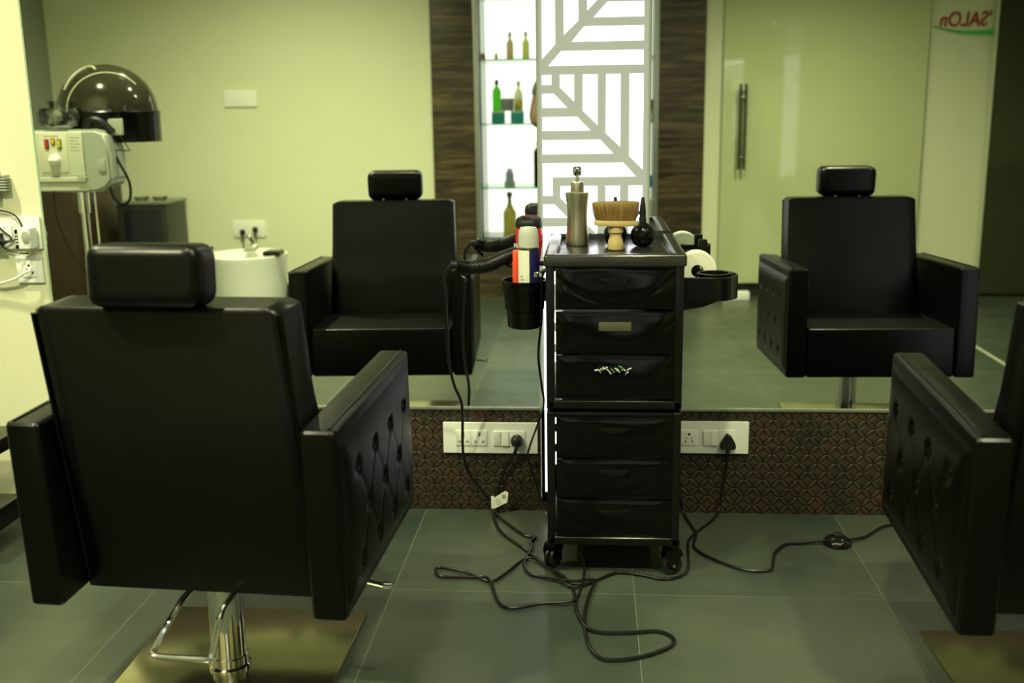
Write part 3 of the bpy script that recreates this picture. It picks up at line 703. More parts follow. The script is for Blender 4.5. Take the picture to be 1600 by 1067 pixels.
# ------------------------------------------------------------------ sockets on the dado
def socket_plate(x0, x1, z0, z1, mods, label, y=D - .004, group='wall socket plates'):
    t = thing('socket_plate', label, 'socket', ((x0 + x1) / 2, y, (z0 + z1) / 2), 0, group); w, h = (x1 - x0) / 2, (z1 - z0) / 2
    bm = nb(); b2(bm, -w, w, -.009, 0, -h, h, .0025, 3); obj('cover_plate', bm, SWPL, t)
    for k, a, b in mods:
        a -= (x0 + x1) / 2; b -= (x0 + x1) / 2
        if k == 'sock':
            bm = nb(); b2(bm, a, b, -.0115, -.005, -.0235, .0235, .0015); s = obj('socket_module', bm, SWM, t); m_ = (a + b) / 2
            bm = nb()
            for dx, dz, r in ((0, .011, .0036), (-.008, .0, .0019), (.008, 0, .0019), (-.0095, -.0105, .0026), (.0095, -.0105, .0026)):
                lathe(bm, [(r, 0), (r, .0006)], n=12, mtx=T(m_ + dx, -.0115, dz) @ RX(PI / 2))
            obj('pin_hole', bm, SLOT, s)
        elif k == 'slot':
            bm = nb(); b2(bm, a, b, -.0115, -.005, -.0235, .0235, .0015); s = obj('socket_module', bm, SWM, t); m_ = (a + b) / 2
            bm = nb(); b2(bm, m_ - .003, m_ + .003, -.0121, -.0113, .006, .018, .0005)
            for sx in (-1, 1): b2(bm, -.0045, .0045, -.0006, .0002, -.0018, .0018, .0002, mtx=T(m_ + sx * .011, -.0115, -.010) @ RY(R(-sx * 20)))
            obj('pin_hole', bm, mat('shaded pin slot', (.18, .18, .15), .6), s)
        elif k == 'switch':
            bm = nb(); b2(bm, a, b, -.010, -.005, -.0235, .0235, .001); s = obj('switch_surround', bm, SWM, t)
            m_ = (a + b) / 2; q = (b - a) / 2
            for e, ang in ((-1, 4), (1, -4)):
                bm = nb(); b2(bm, -q / 2 + .0006, q / 2 - .0006, -.006, 0, -.022, .022, .0015, 2, T(m_ + e * q / 2, -.009, 0) @ RX(R(ang))); obj('rocker', bm, SWM, s)
    return t
socket_plate(-.437, -.158, .180, .274, [('slot', -.400, -.353), ('slot', -.353, -.306), ('switch', -.289, -.242), ('sock', -.242, -.195)], 'ivory socket plate on brown cladding left of the trolley')
socket_plate(.172, .451, .186, .282, [('sock', .2575, .3035), ('switch', .320, .364), ('sock', .365, .411)], 'ivory socket plate on brown cladding right of the trolley')

def cord(name, pts, r, label, m=CABLE, cat='cable', n=8, minz=.0038):
    bm = nb(); tube(bm, pts, r, n=n, k=6, minz=minz); return tag(obj(name, bm, m), label, cat)
A = [(-0.373,2.68,0.769),(-0.389,2.68,0.74),(-0.387,2.68,0.696),(-0.389,2.7,0.633),(-0.393,2.74,0.51),(-0.385,2.78,0.421),(-0.369,2.82,0.345),(-0.375,2.86,0.2),(-0.361,2.875,0.125),(-0.318,2.882,0.059),(-0.294,2.875,0.023),(-0.282,2.814,0.006),(-0.251,2.714,0.006),(-0.178,2.604,0.006),(-0.114,2.502,0.006),(-0.07,2.439,0.006),(-0.044,2.362,0.006),(-0.035,2.261,0.006),(-0.012,2.181,0.006),(0.025,2.157,0.006),(0.088,2.16,0.006),(0.15,2.169,0.006),(0.182,2.139,0.006),(0.173,2.102,0.006),(0.114,2.057,0.006),(0.048,2.037,0.006),(0.013,2.052,0.006),(-0.009,2.118,0.006),(-0.016,2.234,0.006),(-0.006,2.334,0.009),(0.006,2.418,0.010),(-0.041,2.405,0.012),(-0.097,2.422,0.010),(-0.154,2.451,0.006),(-0.176,2.517,0.006),(-0.163,2.605,0.008),(-0.167,2.66,0.006),(-0.157,2.693,0.006),(-0.192,2.707,0.006),(-0.274,2.836,0.010),(-0.284,2.875,0.021),(-0.279,2.885,0.054),(-0.256,2.887,0.132),(-0.226,2.88,0.188)]
B = [(0.388,2.868,0.197),(0.387,2.885,0.148),(0.377,2.885,0.063),(0.371,2.878,0.022),(0.349,2.839,0.006),(0.274,2.707,0.006),(0.259,2.623,0.008),(0.253,2.535,0.006),(0.235,2.472,0.006),(0.185,2.440,0.006),(0.12,2.465,0.006),(0.064,2.472,0.006),(0.014,2.427,0.006),(-0.041,2.381,0.008),(-0.083,2.414,0.016),(-0.121,2.488,0.016),(-0.16,2.54,0.012),(-0.188,2.525,0.006),(-0.219,2.456,0.006),(-0.256,2.407,0.006),(-0.326,2.46,0.006),(-0.394,2.482,0.006),(-0.401,2.457,0.006),(-0.379,2.428,0.006),(-0.308,2.428,0.006),(-0.26,2.411,0.012),(-0.226,2.302,0.006),(-0.19,2.265,0.006),(-0.119,2.292,0.006),(-0.046,2.296,0.012),(-0.027,2.348,0.014),(-0.017,2.473,0.016),(-0.026,2.593,0.006)]
Cc = [(0.255,2.895,0.12),(0.26,2.88,0.052),(0.269,2.87,0.01),(0.281,2.799,0.006),(0.291,2.732,0.006),(0.277,2.64,0.006),(0.319,2.565,0.006),(0.394,2.502,0.006),(0.455,2.505,0.006),(0.47,2.546,0.006),(0.487,2.614,0.006),(0.525,2.669,0.006),(0.57,2.679,0.006),(0.632,2.684,0.012)]
C2 = [(0.698,2.692,0.012),(0.754,2.733,0.006),(0.815,2.801,0.006),(0.865,2.821,0.006),(0.917,2.796,0.006),(1.05,2.77,.006)]
Dd = [(-0.085,2.45,0.792),(-0.12,2.5,0.772),(-0.127,2.56,0.65),(-0.138,2.6,0.55),(-0.132,2.64,0.454),(-0.130,2.7,0.397),(-0.14,2.76,0.34),(-0.18,2.86,0.211),(-0.185,2.872,0.173),(-0.166,2.877,0.104),(-0.146,2.87,0.042),(-0.13,2.85,0.006),(-.10,2.8,.006)]
cord('dryer_cable', A, .0042, 'black dryer cable looping over the floor to the left socket plate')
cord('extension_cable', B, .0036, 'black cable from the right socket plate looping under the trolley')
cord('foot_switch_cable', Cc + [(.64, 2.684, .014)], .0036, 'black cable running from behind the trolley to the foot switch')
cord('lamp_cable', C2, .0036, 'short black cable leaving the foot switch towards the right chair')
cord('trimmer_cable', Dd, .0032, 'thin black cable hanging down the left side of the trolley')
# plugs
t = thing('round_plug', 'round black plug in the left socket plate', 'plug', (-.2185, D - .0155, .222))
bm = nb(); lathe(bm, [(.017, 0), (.0185, .003), (.0185, .012), (.014, .022), (.008, .026)], n=28, mtx=RX(PI / 2)); tube(bm, [(0, -.018, -.004), (-.002, -.022, -.022), (-.006, -.016, -.034)], .0055); obj('plug_body', bm, BLACKM, t)
bm = nb(); b2(bm, -.002, .002, -.020, -.004, .010, .0195, .0005); obj('earth_clip', bm, STEEL, t)
t = thing('triangular_plug', 'black triangular three pin plug in the right socket plate', 'plug', (.3905 - .0, D - .0155, .226))
bm = nb(); prism(bm, [(-.023, -.017), (-.020, -.022), (.020, -.022), (.023, -.017), (.021, -.004), (.009, .017), (.004, .021), (-.004, .021), (-.009, .017), (-.021, -.004)], .018, RX(PI / 2))
bmesh.ops.bevel(bm, geom=bm.edges[:], offset=.002, segments=2, affect='EDGES')
tube(bm, [(0, -.010, -.018), (0, -.012, -.034), (-.001, -.012, -.044)], .006); obj('plug_body', bm, BLACKM, t)
# tag on the dryer cable
bm = nb(); prism(bm, [(-.003, -.022), (.040, .000), (.044, .030), (.036, .036), (-.002, .012)], .0008, T(-.288, 2.862, .040) @ RX(PI / 2)); bx_ = b2(bm, -.295, -.287, 2.861, 2.864, .020, .058, .0008)
tg = tag(obj('cable_tag', bm, LABELW), 'small white paper tag folded round the dryer cable near the floor', 'tag')
bm = nb(); b2(bm, -.262, -.252, 2.8606, 2.8612, .052, .064)
for k in range(3): b2(bm, -.283, -.268, 2.8606, 2.8612, .034 + k * .007, .0355 + k * .007, mtx=T(-.2755, 0, .045) @ RY(R(-28)) @ T(.2755, 0, -.045))
obj('tag_print', bm, mat('grey green print', (.2, .24, .2), .6), tg)
# foot switch
t = thing('foot_switch', 'round black foot switch lying on the grey floor', 'switch', (.666, 2.688, .0005))
bm = nb(); lathe(bm, [(.036, 0), (.038, .003), (.037, .010), (.030, .018), (.018, .023), (.012, .024)], n=40); obj('housing', bm, BLACKS, t)
bm = nb(); lathe(bm, [(.013, .023), (.013, .031), (.010, .033)], n=28); obj('press_button', bm, BLACKM, t)

# ------------------------------------------------------------------ left wall end: plates, chargers
YW = D + .008
socket_plate(-1.800, -1.606, .790, .885, [('sock', -1.79, -1.745), ('switch', -1.735, -1.69), ('sock', -1.665, -1.620)], 'upper white socket plate on yellow wall beside the left mirror', y=YW)
socket_plate(-1.693, -1.612, .690, .772, [('sock', -1.676, -1.629)], 'lower square white socket plate on yellow wall beside the left mirror', y=YW)
t = thing('plug_adapter', 'white plug-in adapter with black face on the upper plate', 'adapter', (-1.632, YW - .012, .826))
bm = nb(); b2(bm, -.020, .018, -.045, 0, -.032, .032, .008, 3); obj('housing', bm, SWM, t)
bm = nb(); b2(bm, -.030, -.018, -.040, -.006, -.030, .026, .003); obj('side_plate', bm, BLACKS, t)
bm = nb()
for k in range(4): b2(bm, -.027, -.021, -.0412, -.0398, -.018 + k * .009, -.013 + k * .009)
obj('side_print', bm, LABELW, t)
bm = nb(); lathe(bm, [(.010, 0), (.013, .002), (.008, .004)], n=6, sy=1.5, mtx=T(.006, -.045, .004) @ RX(PI / 2)); obj('badge', bm, STEAMG, t)
t = thing('charger', 'black charger block plugged in at the left edge of the upper plate', 'charger', (-1.745, YW - .012, .822))
bm = nb(); b2(bm, -.04, .028, -.04, 0, -.017, .017, .003); obj('housing', bm, BLACKS, t)
cord('charger_cable', [(-1.72, YW - .045, .822), (-1.695, YW - .04, .818), (-1.67, YW - .03, .822), (-1.655, YW - .02, .838), (-1.66, YW - .02, .875), (-1.69, YW - .015, .898), (-1.75, YW - .012, .905), (-1.82, YW - .012, .90)], .0022, 'thin black charger cable arching over the upper plate', minz=0)
cord('thin_cable', [(-1.80, YW - .014, .865), (-1.74, YW - .016, .862), (-1.71, YW - .020, .842), (-1.69, YW - .022, .822), (-1.72, YW - .022, .800), (-1.68, YW - .018, .782), (-1.648, YW - .016, .778)], .0022, 'thin black cable drooping below the charger block', minz=0)
cord('white_cable', [(-1.640, YW - .016, .728), (-1.655, YW - .03, .724), (-1.69, YW - .03, .705), (-1.76, YW - .02, .688), (-1.86, YW - .02, .682)], .004, 'white cable plugged into the lower square plate', WHITEC, minz=0)
t = thing('wall_vent', 'grey ribbed wall bracket at the left edge of the picture', 'bracket', (-1.715, YW, .985))
bm = nb(); b2(bm, -.05, .0, -.03, 0, -.05, .05, .004); obj('body', bm, STEAMG, t)
bm = nb()
for k in range(6): b2(bm, -.005, .032, -.03, -.004, -.024 + k * .008, -.019 + k * .008, .001)
obj('ribs', bm, STEAMG, t)
# cart behind the left chair
t = thing('utility_cart', 'low black plastic cart half hidden behind the left chair', 'cart', (-1.86, 2.62, 0))
bm = nb(); b2(bm, -.22, .235, -.17, .17, .27, .285, .003); b2(bm, -.22, .235, -.175, -.16, .262, .302, .004); b2(bm, .222, .237, -.175, .17, .262, .302, .004); obj('upper_tray', bm, BLACKS, t)
bm = nb(); b2(bm, -.22, .235, -.17, .17, .06, .075, .003); b2(bm, -.22, .235, -.175, -.16, .055, .115, .004); b2(bm, .222, .237, -.175, .17, .055, .115, .004); obj('lower_tray', bm, BLACKS, t)
for x in (-.2, .20):
    for y in (-.15, .15):
        bm = nb(); tube(bm, [(x, y, .02), (x, y, .27)], .008, smooth=False); obj('post', bm, BLACKS, t)
        bm = nb(); lathe(bm, [(.008, -.009), (.02, -.009), (.02, .009), (.008, .009)], n=20, mtx=T(x, y, .02) @ RX(PI / 2)); obj('caster', bm, BLACKM, t)

# ------------------------------------------------------------------ seen in the mirror: back of the salon
# wall plates
t = thing('blank_plate', 'plain white rectangular plate high on the yellow back wall', 'wall plate', (-2.225, YB, 1.275))
bm = nb(); b2(bm, -.106, .106, 0, .012, -.052, .050, .004, 3); obj('plate', bm, mat('bright white plate', (.86, .88, .78), .4), t)
bm = nb(); b2(bm, -.05, .045, .012, .014, -.022, -.014, .001); obj('slot', bm, SWPL, t)
t = thing('double_socket', 'white socket plate with two black plugs above the foot bath', 'socket', (-2.226, YB, .447))
bm = nb(); b2(bm, -.107, .107, 0, .010, -.052, .052, .003); obj('plate', bm, mat('white plate', (.84, .86, .76), .4), t)
for x, z in ((-.04, -.018), (.045, -.002)):
    bm = nb(); box(bm, (x, .025, z), (.028, .034, .034), .006, 2); tube(bm, [(x, .035, z - .01), (x + .004, .04, z - .06), (x + .006, .03, z - .17), (x + .008, .01, z - .30)], .004); obj('plug', bm, BLACKM, t)
# foot bath
t = thing('foot_bath', 'white oval pedicure basin with chrome tap below the wall socket', 'basin', (-2.03, -.12, 0))
bm = nb(); lathe(bm, [(.19, 0), (.20, .01), (.225, .20), (.232, .34), (.236, .360), (.236, .372), (.225, .375), (.212, .368), (.20, .33), (.17, .24), (.0, .22)], n=56, sx=1.0, sy=1.05, cap=False); lathe(bm, [(0, 0), (.19, 0)], n=56, cap=False); obj('basin', bm, CERAM, t)
bm = nb(); tube(bm, [(-.03, -.17, .365), (-.03, -.165, .43), (-.01, -.13, .445), (.02, -.09, .41)], .015, n=12); lathe(bm, [(.018, 0), (.024, .012), (.014, .035)], n=16, mtx=T(-.035, -.17, .435)); b2(bm, -.07, .01, -.20, -.14, .360, .378, .004); obj('tap', bm, CHROME, t)
bm = nb(); box(bm, (.18, .06, .385), (.10, .12, .03), .012, 3, None); obj('foot_pad', bm, BLACKS, t)
# black cabinet
t = thing('glass_front_cabinet', 'black cabinet with dark glass front and pale top beside the foot bath', 'cabinet', (-2.775, -.56, 0))
bm = nb(); b2(bm, -.17, .15, -.18, .13, .02, .640, .004); obj('body', bm, mat('grey black cabinet', (.022, .024, .017), .3), t)
bm = nb(); b2(bm, -.12, .115, .13, .138, .06, .61, .002); obj('front_glass', bm, mat('dark blue black glass', (.010, .012, .016), .08), t)
bm = nb(); b2(bm, -.175, .16, -.185, .14, .640, .657, .003); obj('top_slab', bm, mat('grey green stone top', (.14, .17, .12), .2), t)
for x, lab in ((-.06, 'small clear glass dish on the left of the cabinet top'), (.06, 'small clear glass dish on the right of the cabinet top')):
    bm = nb(); lathe(bm, [(.03, 0), (.045, .012), (.048, .022), (.044, .022), (.03, .004), (0, .004)], o=(-2.775 + x, -.56, .6575), n=28, cap=False); tag(obj('glass_dish', bm, GLASS), lab, 'dish', 'glass dishes on the cabinet')
# wooden counter at the left
t = thing('wood_counter', 'dark brown laminate counter against the left wall behind the steamer', 'counter', (-3.25, -.42, 0))
bm = nb(); b2(bm, -.205, .19, -.355, .30, 0, .97, .003); obj('body', bm, mat('dark brown laminate', (.055, .038, .020), .35, mottle=(6, (.035, .024, .013))), t)
bm = nb(); b2(bm, -.205, .20, -.355, .31, .97, 1.0, .004); obj('top', bm, mat('brown laminate top', (.06, .045, .025), .3), t)
# white box on the floor
t = thing('floor_box', 'small white box lying on the floor by the glass door', 'box', (.895, -.66, 0))
bm = nb(); b2(bm, -.082, .082, -.035, .035, 0, .05, .004); obj('box_body', bm, SWPL, t)
bm = nb(); b2(bm, .0, .003, .035, .0362, .002, .048); obj('seam', bm, STEAMG, t)

# products in the niche
def bottle(name, label, x, z, r, h, col, cap=None, neck=.35, y=-.92, sq=1, cat='bottle', caph=.0, lab=None, rough=.3):
    t = thing(name, label, cat, (x, y, z), 0, 'products in the lit niche')
    body = glow_mat(name + ' plastic', col, rough); bh = h * (1 - neck) if neck else h
    bm = nb()
    pr = [(r * .9, 0), (r, .003), (r, bh * .92), (r * .85, bh)]
    if neck: pr += [(r * .45, bh + h * neck * .25), (r * .3, bh + h * neck * .4), (r * .28, h - caph)]
    else: pr = [(r * .9, 0), (r, .003), (r, h - caph - .002), (r * .95, h - caph)]
    lathe(bm, pr, n=24, sy=sq); obj('body', bm, body, t)
    if cap:
        bm = nb(); rr = r * (.42 if neck else .98); lathe(bm, [(rr, h - caph), (rr, h - .002), (rr * .9, h)], n=24, sy=sq); obj('cap', bm, mat(name + ' cap', cap, .3), t)
    if lab:
        bm = nb(); lathe(bm, [(r * 1.015, bh * .25), (r * 1.015, bh * .75)], n=24, sy=sq, cap=False); obj('label', bm, mat(name + ' label', lab, .5), t)
    return t
S1, S2, S3 = [z + .0005 for z in SHZ]; S4 = NZ0 + .0005
bottle('small_bottle', 'tiny orange red bottle at the left end of the top shelf', -.688, S1, .013, .042, (.75, .12, .04), (.6, .5, .4), 0, caph=.012)
bottle('slim_tube', 'thin grey pointed tube on the top shelf', -.606, S1, .010, .062, (.28, .32, .24), None, .5)
bottle('tall_bottle', 'pink tan tapered bottle on the top shelf', -.518, S1, .022, .168, (.50, .36, .20), (.45, .33, .18), .36, caph=.03)
bottle('tall_bottle', 'yellow tapered bottle on the top shelf', -.418, S1, .022, .168, (.52, .50, .14), (.45, .42, .12), .36, caph=.03)
bottle('pump_bottle', 'tall bright green bottle with black cap on the middle shelf', -.612, S2, .028, .272, (.13, .52, .05), (.02, .02, .02), .22, y=-.98, caph=.03)
bottle('pump_bottle', 'pale yellow bottle with pump on the middle shelf', -.472, S2, .027, .262, (.62, .62, .36), (.6, .6, .45), .26, y=-.98, caph=.03, lab=(.62, .48, .08))
for x, w in ((-.595, 0), (-.474, 1)):
    t = thing('teal_jar', ('left' if not w else 'right') + ' of the two squat teal jars on the middle shelf', 'jar', (x, -.88, S2), 0, 'products in the lit niche')
    bm = nb(); box(bm, (0, 0, .033), (.082, .07, .066), .008, 3); obj('body', bm, glow_mat('teal jar plastic', (.03, .26, .27), .3), t)
    bm = nb(); box(bm, (0, 0, .071), (.080, .068, .012), .003, 2); obj('lid', bm, glow_mat('pale jar lid', (.36, .42, .30), .4), t)
t = thing('grey_jar', 'grey purple tub stacked across the two teal jars', 'jar', (-.535, -.88, S2 + .0775), 0, 'products in the lit niche')
bm = nb(); lathe(bm, [(.036, 0), (.041, .004), (.041, .06), (.039, .062)], n=28); obj('body', bm, glow_mat('grey purple tub', (.25, .23, .25), .4), t)
bm = nb(); lathe(bm, [(.043, .062), (.043, .076), (.041, .078)], n=28); obj('lid', bm, glow_mat('grey lid', (.33, .32, .32), .4), t)
t = thing('serum_bottle', 'small blue grey bottle with twin black caps on the lower shelf', 'bottle', (-.530, -.90, S3), 0, 'products in the lit niche')
bm = nb(); box(bm, (0, 0, .018), (.066, .05, .036), .003); obj('base_box', bm, glow_mat('grey box', (.30, .34, .27), .5), t)
bm = nb(); lathe(bm, [(.024, .036), (.026, .04), (.026, .085), (.016, .098)], n=24); obj('body', bm, glow_mat('blue grey glass', (.22, .28, .36), .2), t)
bm = nb(); box(bm, (-.008, 0, .106), (.013, .014, .018), .002); box(bm, (.009, 0, .106), (.013, .014, .018), .002); obj('cap', bm, BLACKM, t)
bottle('black_bottle', 'tall black bottle with side spout on the lower shelf', -.345, S3, .030, .285, (.02, .02, .022), (.03, .02, .02), .2, caph=.03)
bottle('large_bottle', 'large olive yellow pointed bottle on the niche floor', -.535, S4, .042, .290, (.26, .24, .045), (.24, .23, .05), .42, caph=.03)
bottle('white_tub', 'pale cream tub on the niche floor left of the lit panel', -.345, S4, .035, .21, (.52, .56, .42), (.5, .54, .4), 0, caph=.03, cat='tub')
bottle('purple_jar', 'small dark purple jar at the right end of the middle shelf', .352, S2 + .072, .020, .062, (.10, .05, .07), (.14, .08, .10), 0, y=-.83, caph=.02, cat='jar')
bottle('cream_jar', 'white jar under the purple jar on the middle shelf', .352, S2, .020, .071, (.55, .58, .45), (.6, .6, .5), 0, y=-.83, caph=.02, cat='jar')
bottle('blue_jar', 'small bright blue jar at the right end of the lower shelf', .354, S3, .018, .066, (.02, .16, .62), None, 0, y=-.83, cat='jar')
bottle('pink_bottle', 'tall pale pink bottle at the right end of the niche floor', .350, S4, .022, .30, (.50, .34, .28), (.4, .3, .25), .2, y=-.84, caph=.03)

# hair steamer
SY = 1.40
t = thing('hair_steamer', 'off white hair steamer with smoky dome hood on a steel stand', 'hair steamer', (-2.15, 1.55, 0.012))
bm = nb(); tube(bm, [(0, 0, .06), (0, 0, .80)], .016, smooth=False, n=20); tube(bm, [(0, 0, .76), (0, 0, .86)], .023, smooth=False, n=20); tube(bm, [(.045, -.01, .3), (.045, -.01, .86)], .006, smooth=False); obj('pole', bm, CHROME, t)
for k in range(5):
    a = 2 * PI * k / 5 + .3
    bm = nb(); tube(bm, [(0, 0, .075), (.14 * math.cos(a), .14 * math.sin(a), .065), (.26 * math.cos(a), .26 * math.sin(a), .055)], .012)
    lathe(bm, [(.006, -.01), (.024, -.01), (.024, .01), (.006, .01)], n=18, mtx=T(.26 * math.cos(a), .26 * math.sin(a), .0125) @ RX(PI / 2)); obj('leg', bm, BLACKM, t)
bm = nb(); poly = [(-.16, .855), (.10, .850), (.145, .868), (.172, .90), (.172, 1.02), (.152, 1.095), (.115, 1.108), (-.16, 1.108)]
prism(bm, poly, .15, T(0, .08, 0) @ RX(PI / 2)); bmesh.ops.bevel(bm, geom=bm.edges[:], offset=.012, segments=3, affect='EDGES'); hs = obj('housing', bm, STEAMG, t)
bm = nb(); b2(bm, -.152, .064, .075, .090, .92, 1.10, .006, 3); obj('front_panel', bm, STEAMW, hs, label='off white front panel')
bm = nb(); b2(bm, -.152, .067, .075, .096, .895, .918, .005, 3)
for k in range(5): b2(bm, .030, .066, .095, .099, .897 + k * .0045, .899 + k * .0045)
obj('lower_grille', bm, STEAMW, hs)
bm = nb(); b2(bm, -.150, .070, .075, .088, .858, .893, .005, 3); obj('lower_panel', bm, STEAMW, hs)
bm = nb(); b2(bm, -.117, -.001, .090, .093, .935, 1.09, .001); obj('control_panel', bm, mat('cream control panel', (.66, .66, .50), .4), hs)
for x, z, c, hh, nm in ((-.086, 1.050, (.50, .03, .015), .034, 'red'), (-.059, 1.060, (.80, .45, .02), .020, 'orange'), (-.033, 1.050, (.60, .50, .05), .034, 'yellow')):
    bm = nb(); b2(bm, x - .0095, x + .0095, .093, .0955, z - hh / 2 - .003, z + hh / 2 + .003, .001); b2(bm, x - .0065, x + .0065, .094, .099, z - hh / 2, z + hh / 2, .002, mi=1)
    obj('rocker_switch', bm, [SLOT, mat(nm + ' switch', c, .3)], hs, label=nm + ' rocker switch')
bm = nb(); lathe(bm, [(.026, 0), (.026, .004), (.022, .008), (.020, .018), (.017, .020)], n=28, mtx=T(-.058, .093, .985) @ RX(-PI / 2)); box(bm, (-.058, .116, .985), (.036, .008, .009), .002); obj('dial', bm, SWM, hs)
bm = nb()
for k in range(5): b2(bm, .010, .052 - (k % 2) * .006, .0900, .0908, 1.075 - k * .013, 1.0775 - k * .013)
obj('panel_print', bm, mat('grey panel print', (.35, .36, .28), .6), hs)
bm = nb()
for k in range(7): b2(bm, -.095 + k * .009, -.089 + k * .009, .0928, .0937, 1.080, 1.085)
obj('brand_print', bm, mat('faded red print', (.45, .25, .18), .6), hs)
bm = nb(); b2(bm, .118, .150, .078, .086, .935, .985, .003); obj('side_latch', bm, STEAMG, hs)
bm = nb(); lathe(bm, [(.045, 1.108), (.085, 1.118), (.098, 1.135), (.100, 1.165), (.092, 1.188), (.090, 1.190), (.086, 1.186), (.094, 1.160), (.080, 1.125), (.045, 1.114)], o=(-.052, 0, 0.004), n=40, cap=False)
lathe(bm, [(.048, 1.19), (.050, 1.20), (.057, 1.215), (.059, 1.22), (.055, 1.22), (.047, 1.20)], o=(-.052, 0, 0.004), n=40, cap=False); obj('water_jar', bm, GLASS, t)
HM = (.065, -.17, 0)
bm = nb(); pr = [(.212, 1.165)] + [(.212 * math.cos(a * PI / 24), 1.172 + .205 * math.sin(a * PI / 24)) for a in range(0, 12)] + [(.002, 1.377)]
lathe(bm, pr, o=HM, n=56, sy=.92, cap=False); hood = obj('hood', bm, SMOKE, t, 60)
bm = nb(); lathe(bm, [(.210, 1.050), (.214, 1.05), (.216, 1.172), (.219, 1.176), (.216, 1.18), (.210, 1.178)], o=HM, n=56, sy=.92, cap=False); obj('hood_band', bm, BLACKS, hood)
def on_hood(x, z):
    q = 1 - (x / .213) ** 2 - (max(z, 0) / .206) ** 2
    return (HM[0] + x, HM[1] + .92 * .213 * math.sqrt(max(q, 0)) + .001, 1.172 + z)
bm = nb(); tube(bm, [on_hood(.055 + .150 * math.cos(a * PI / 24), .165 * math.sin(a * PI / 24)) for a in range(6, 25)], .0035); obj('hood_seam', bm, mat('pale seam', (.40, .40, .26), .3), hood)
bm = nb(); tube(bm, [on_hood(-.03 + .10 * math.cos(a * PI / 24), .192 * math.sin(a * PI / 24)) for a in range(9, 21)], .006); obj('hood_highlight', bm, mat('painted highlight', (.30, .31, .20), .3), hood)  # highlight along the dome, modelled as a pale raised arc
bm = nb(); b2(bm, .138, .206, .004, .014, 1.080, 1.150, .008, 3); obj('hinge_plate', bm, STEAMG, hood)
bm = nb(); tube(bm, [(.06, .03, 1.10), (.08, .03, 1.145), (.12, .025, 1.14), (.155, .02, 1.105), (.165, .018, 1.095)], .014); tube(bm, [(.190, .012, 1.080), (.228, .012, 1.018), (.14, .012, 1.022)], .0035, smooth=False); obj('hinge_arm', bm, BLACKM, hood)
bm = nb(); tube(bm, [(.14, .02, 1.10), (.155, .02, 1.03), (.18, .02, .97), (.215, .02, .89), (.212, .02, .82), (.18, .02, .795), (.15, .03, .82), (.13, .03, .89)], .006); obj('power_cord', bm, CABLE, t)
bm = nb(); tube(bm, [(-.09, .07, .860), (-.085, .08, .75), (-.05, .07, .62), (.01, .05, .50), (.04, .03, .40), (.035, .03, .32)], .0035); tube(bm, [(.05, .03, .55), (.03, .04, .44), (-.02, .05, .36), (-.03, .06, .28)], .004); obj('thin_cord', bm, CABLE, t)

# ------------------------------------------------------------------ the photographer, seen in the mirror
t = thing('person', 'person in grey tee and dark trousers standing before the lit niche holding a camera', 'person', (0, 0, 0))
py = -.33
V = [(-.03, py, .93), (-.03, py + .0, 1.08), (-.03, py + .015, 1.24), (-.03, py + .02, 1.38), (-.03, py + .035, 1.47), (-.03, py + .06, 1.53), (-.03, py + .085, 1.60), (-.03, py + .095, 1.68),
     (-.20, py + .02, 1.395), (-.285, py + .05, 1.30), (-.325, py + .11, 1.13), (-.31, py + .16, 1.10), (-.20, py + .22, 1.135), (-.105, py + .245, 1.155),
     (.14, py + .02, 1.395), (.235, py + .05, 1.29), (.26, py + .11, 1.12), (.24, py + .16, 1.09), (.14, py + .225, 1.12), (.065, py + .25, 1.14),
     (-.12, py, .86), (-.125, py + .015, .50), (-.125, py - .02, .10), (-.13, py + .06, .045), (-.135, py + .15, .035),
     (.06, py, .86), (.065, py + .015, .50), (.065, py - .02, .10), (.07, py + .06, .045), (.075, py + .15, .035)]
Ed = [(0, 1), (1, 2), (2, 3), (3, 4), (4, 5), (5, 6), (6, 7), (3, 8), (8, 9), (9, 10), (10, 11), (11, 12), (12, 13), (3, 14), (14, 15), (15, 16), (16, 17), (17, 18), (18, 19), (0, 20), (20, 21), (21, 22), (22, 23), (23, 24), (0, 25), (25, 26), (26, 27), (27, 28), (28, 29)]
Rd = [(.105, .08), (.11, .085), (.13, .09), (.12, .08), (.055, .055), (.05, .055), (.075, .09), (.068, .085),
      .062, .052, .043, .041, .034, .026, .062, .052, .043, .041, .034, .026,
      .075, .052, .040, .042, .03, .075, .052, .040, .042, .03]
body = skin('body', V, Ed, Rd, SKIN, t)
# shirt: torso and short sleeves
Vs = [(-.03, py, .84), (-.03, py, 1.08), (-.03, py + .015, 1.24), (-.03, py + .02, 1.385), (-.03, py + .032, 1.44), (-.20, py + .02, 1.395), (-.285, py + .05, 1.30), (-.306, py + .075, 1.225), (.14, py + .02, 1.395), (.235, py + .05, 1.29), (.248, py + .075, 1.22)]
skin('tee', Vs, [(0, 1), (1, 2), (2, 3), (3, 4), (3, 5), (5, 6), (6, 7), (3, 8), (8, 9), (9, 10)], [(.175, .13), (.16, .118), (.163, .115), (.15, .10), (.07, .065), .075, .068, .062, .075, .068, .062], SHIRT, t)
Vt = [(-.03, py, 1.02), (-.03, py, .90), (-.12, py, .84), (-.125, py + .015, .50), (-.125, py - .02, .09), (.06, py, .84), (.065, py + .015, .50), (.065, py - .02, .09)]
skin('trousers', Vt, [(0, 1), (1, 2), (2, 3), (3, 4), (1, 5), (5, 6), (6, 7)], [(.15, .11), (.15, .115), .100, .072, .060, .100, .072, .060], TROUS, t)
bm = nb(); bmesh.ops.create_uvsphere(bm, u_segments=28, v_segments=18, radius=1.0)
for v in list(bm.verts):
    if v.co.z < -.15 and v.co.y > -.35 or v.co.z < .35 and v.co.y > .55: bm.verts.remove(v)
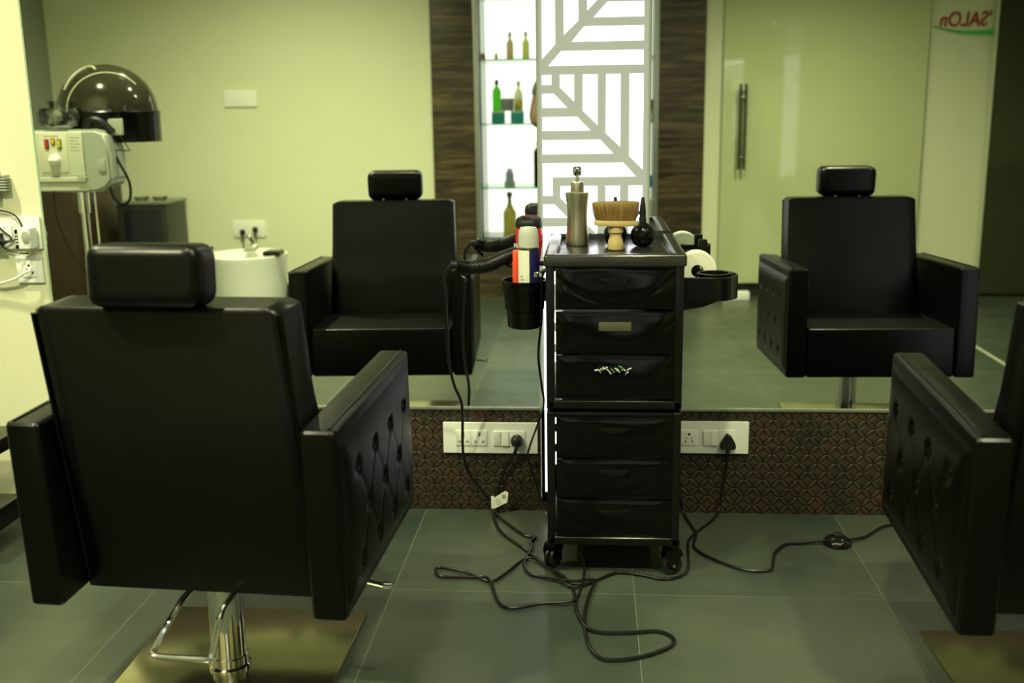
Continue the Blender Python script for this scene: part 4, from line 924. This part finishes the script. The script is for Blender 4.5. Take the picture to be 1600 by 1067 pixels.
bmesh.ops.transform(bm, matrix=T(-.03, py + .080, 1.672) @ Matrix.Diagonal((.086, .103, .088, 1)), verts=bm.verts); obj('hair', bm, HAIR, t)
bm = nb()
hx, hy, hz = -.03, py + .183, 1.635
bmesh.ops.create_uvsphere(bm, u_segments=12, v_segments=8, radius=.009, matrix=T(hx - .03, hy - .006, hz + .012)); bmesh.ops.create_uvsphere(bm, u_segments=12, v_segments=8, radius=.009, matrix=T(hx + .03, hy - .006, hz + .012)); obj('eye', bm, SLOT, t)
bm = nb(); tube(bm, [(hx, hy - .004, hz + .015), (hx, hy + .012, hz - .018), (hx, hy - .002, hz - .026)], [.006] * 6 + [.010] * 6 + [.006], n=10)
tube(bm, [(hx - .024, hy - .010, hz - .052), (hx, hy + .001, hz - .050), (hx + .024, hy - .010, hz - .052)], .005, n=8)
for s in (-1, 1): tube(bm, [(hx + s * .077, hy - .085, hz + .02), (hx + s * .085, hy - .09, hz), (hx + s * .078, hy - .085, hz - .03)], .009, n=8)
obj('face_feature', bm, SKIN, t)
def hand(side, w, tip):
    """five fingers from wrist w closing round the camera body"""
    s = side; v = [w, (w[0] - s * .03, w[1] + .015, w[2] + .002)]; e = [(0, 1)]; r = [(.022, .018), (.034, .016)]
    for k in range(4):
        z = w[2] + .028 - k * .019; b = len(v)
        v += [(w[0] - s * .045, w[1] + .03, z), (w[0] - s * .055, w[1] + .06 + .003 * (k % 2), z), (w[0] - s * .045 - s * .0, w[1] + .078, z - .002), (w[0] - s * .028 - s * .004 * k, w[1] + .084, z - .003)]
        e += [(1, b), (b, b + 1), (b + 1, b + 2), (b + 2, b + 3)]; r += [.0095, .0088, .0082, .007]
    b = len(v); v += [(w[0] - s * .03, w[1] + .01, w[2] + .04), (w[0] - s * .05, w[1] + .005, w[2] + .052), (w[0] - s * .075, w[1] + .012, w[2] + .055)]; e += [(1, b), (b, b + 1), (b + 1, b + 2)]; r += [.012, .0105, .009]
    return skin('hand', v, e, r, SKIN, t, sub=1)
hand(-1, (-.105, py + .245, 1.155), None); hand(1, (.065, py + .25, 1.14), None)
t = thing('handheld_camera', 'black camera held in front of the person by both hands', 'camera', (-.005, -.062, 1.158))
bm = nb(); box(bm, (0, -.0, 0), (.13, .05, .085), .010, 3); box(bm, (0, 0, .05), (.05, .045, .03), .008, 3); obj('camera_body', bm, BLACKM, t)
bm = nb(); lathe(bm, [(.034, .02), (.036, .03), (.036, .040), (.033, .042), (.026, .040)], n=32, mtx=RX(-PI / 2)); obj('lens', bm, BLACKS, t)
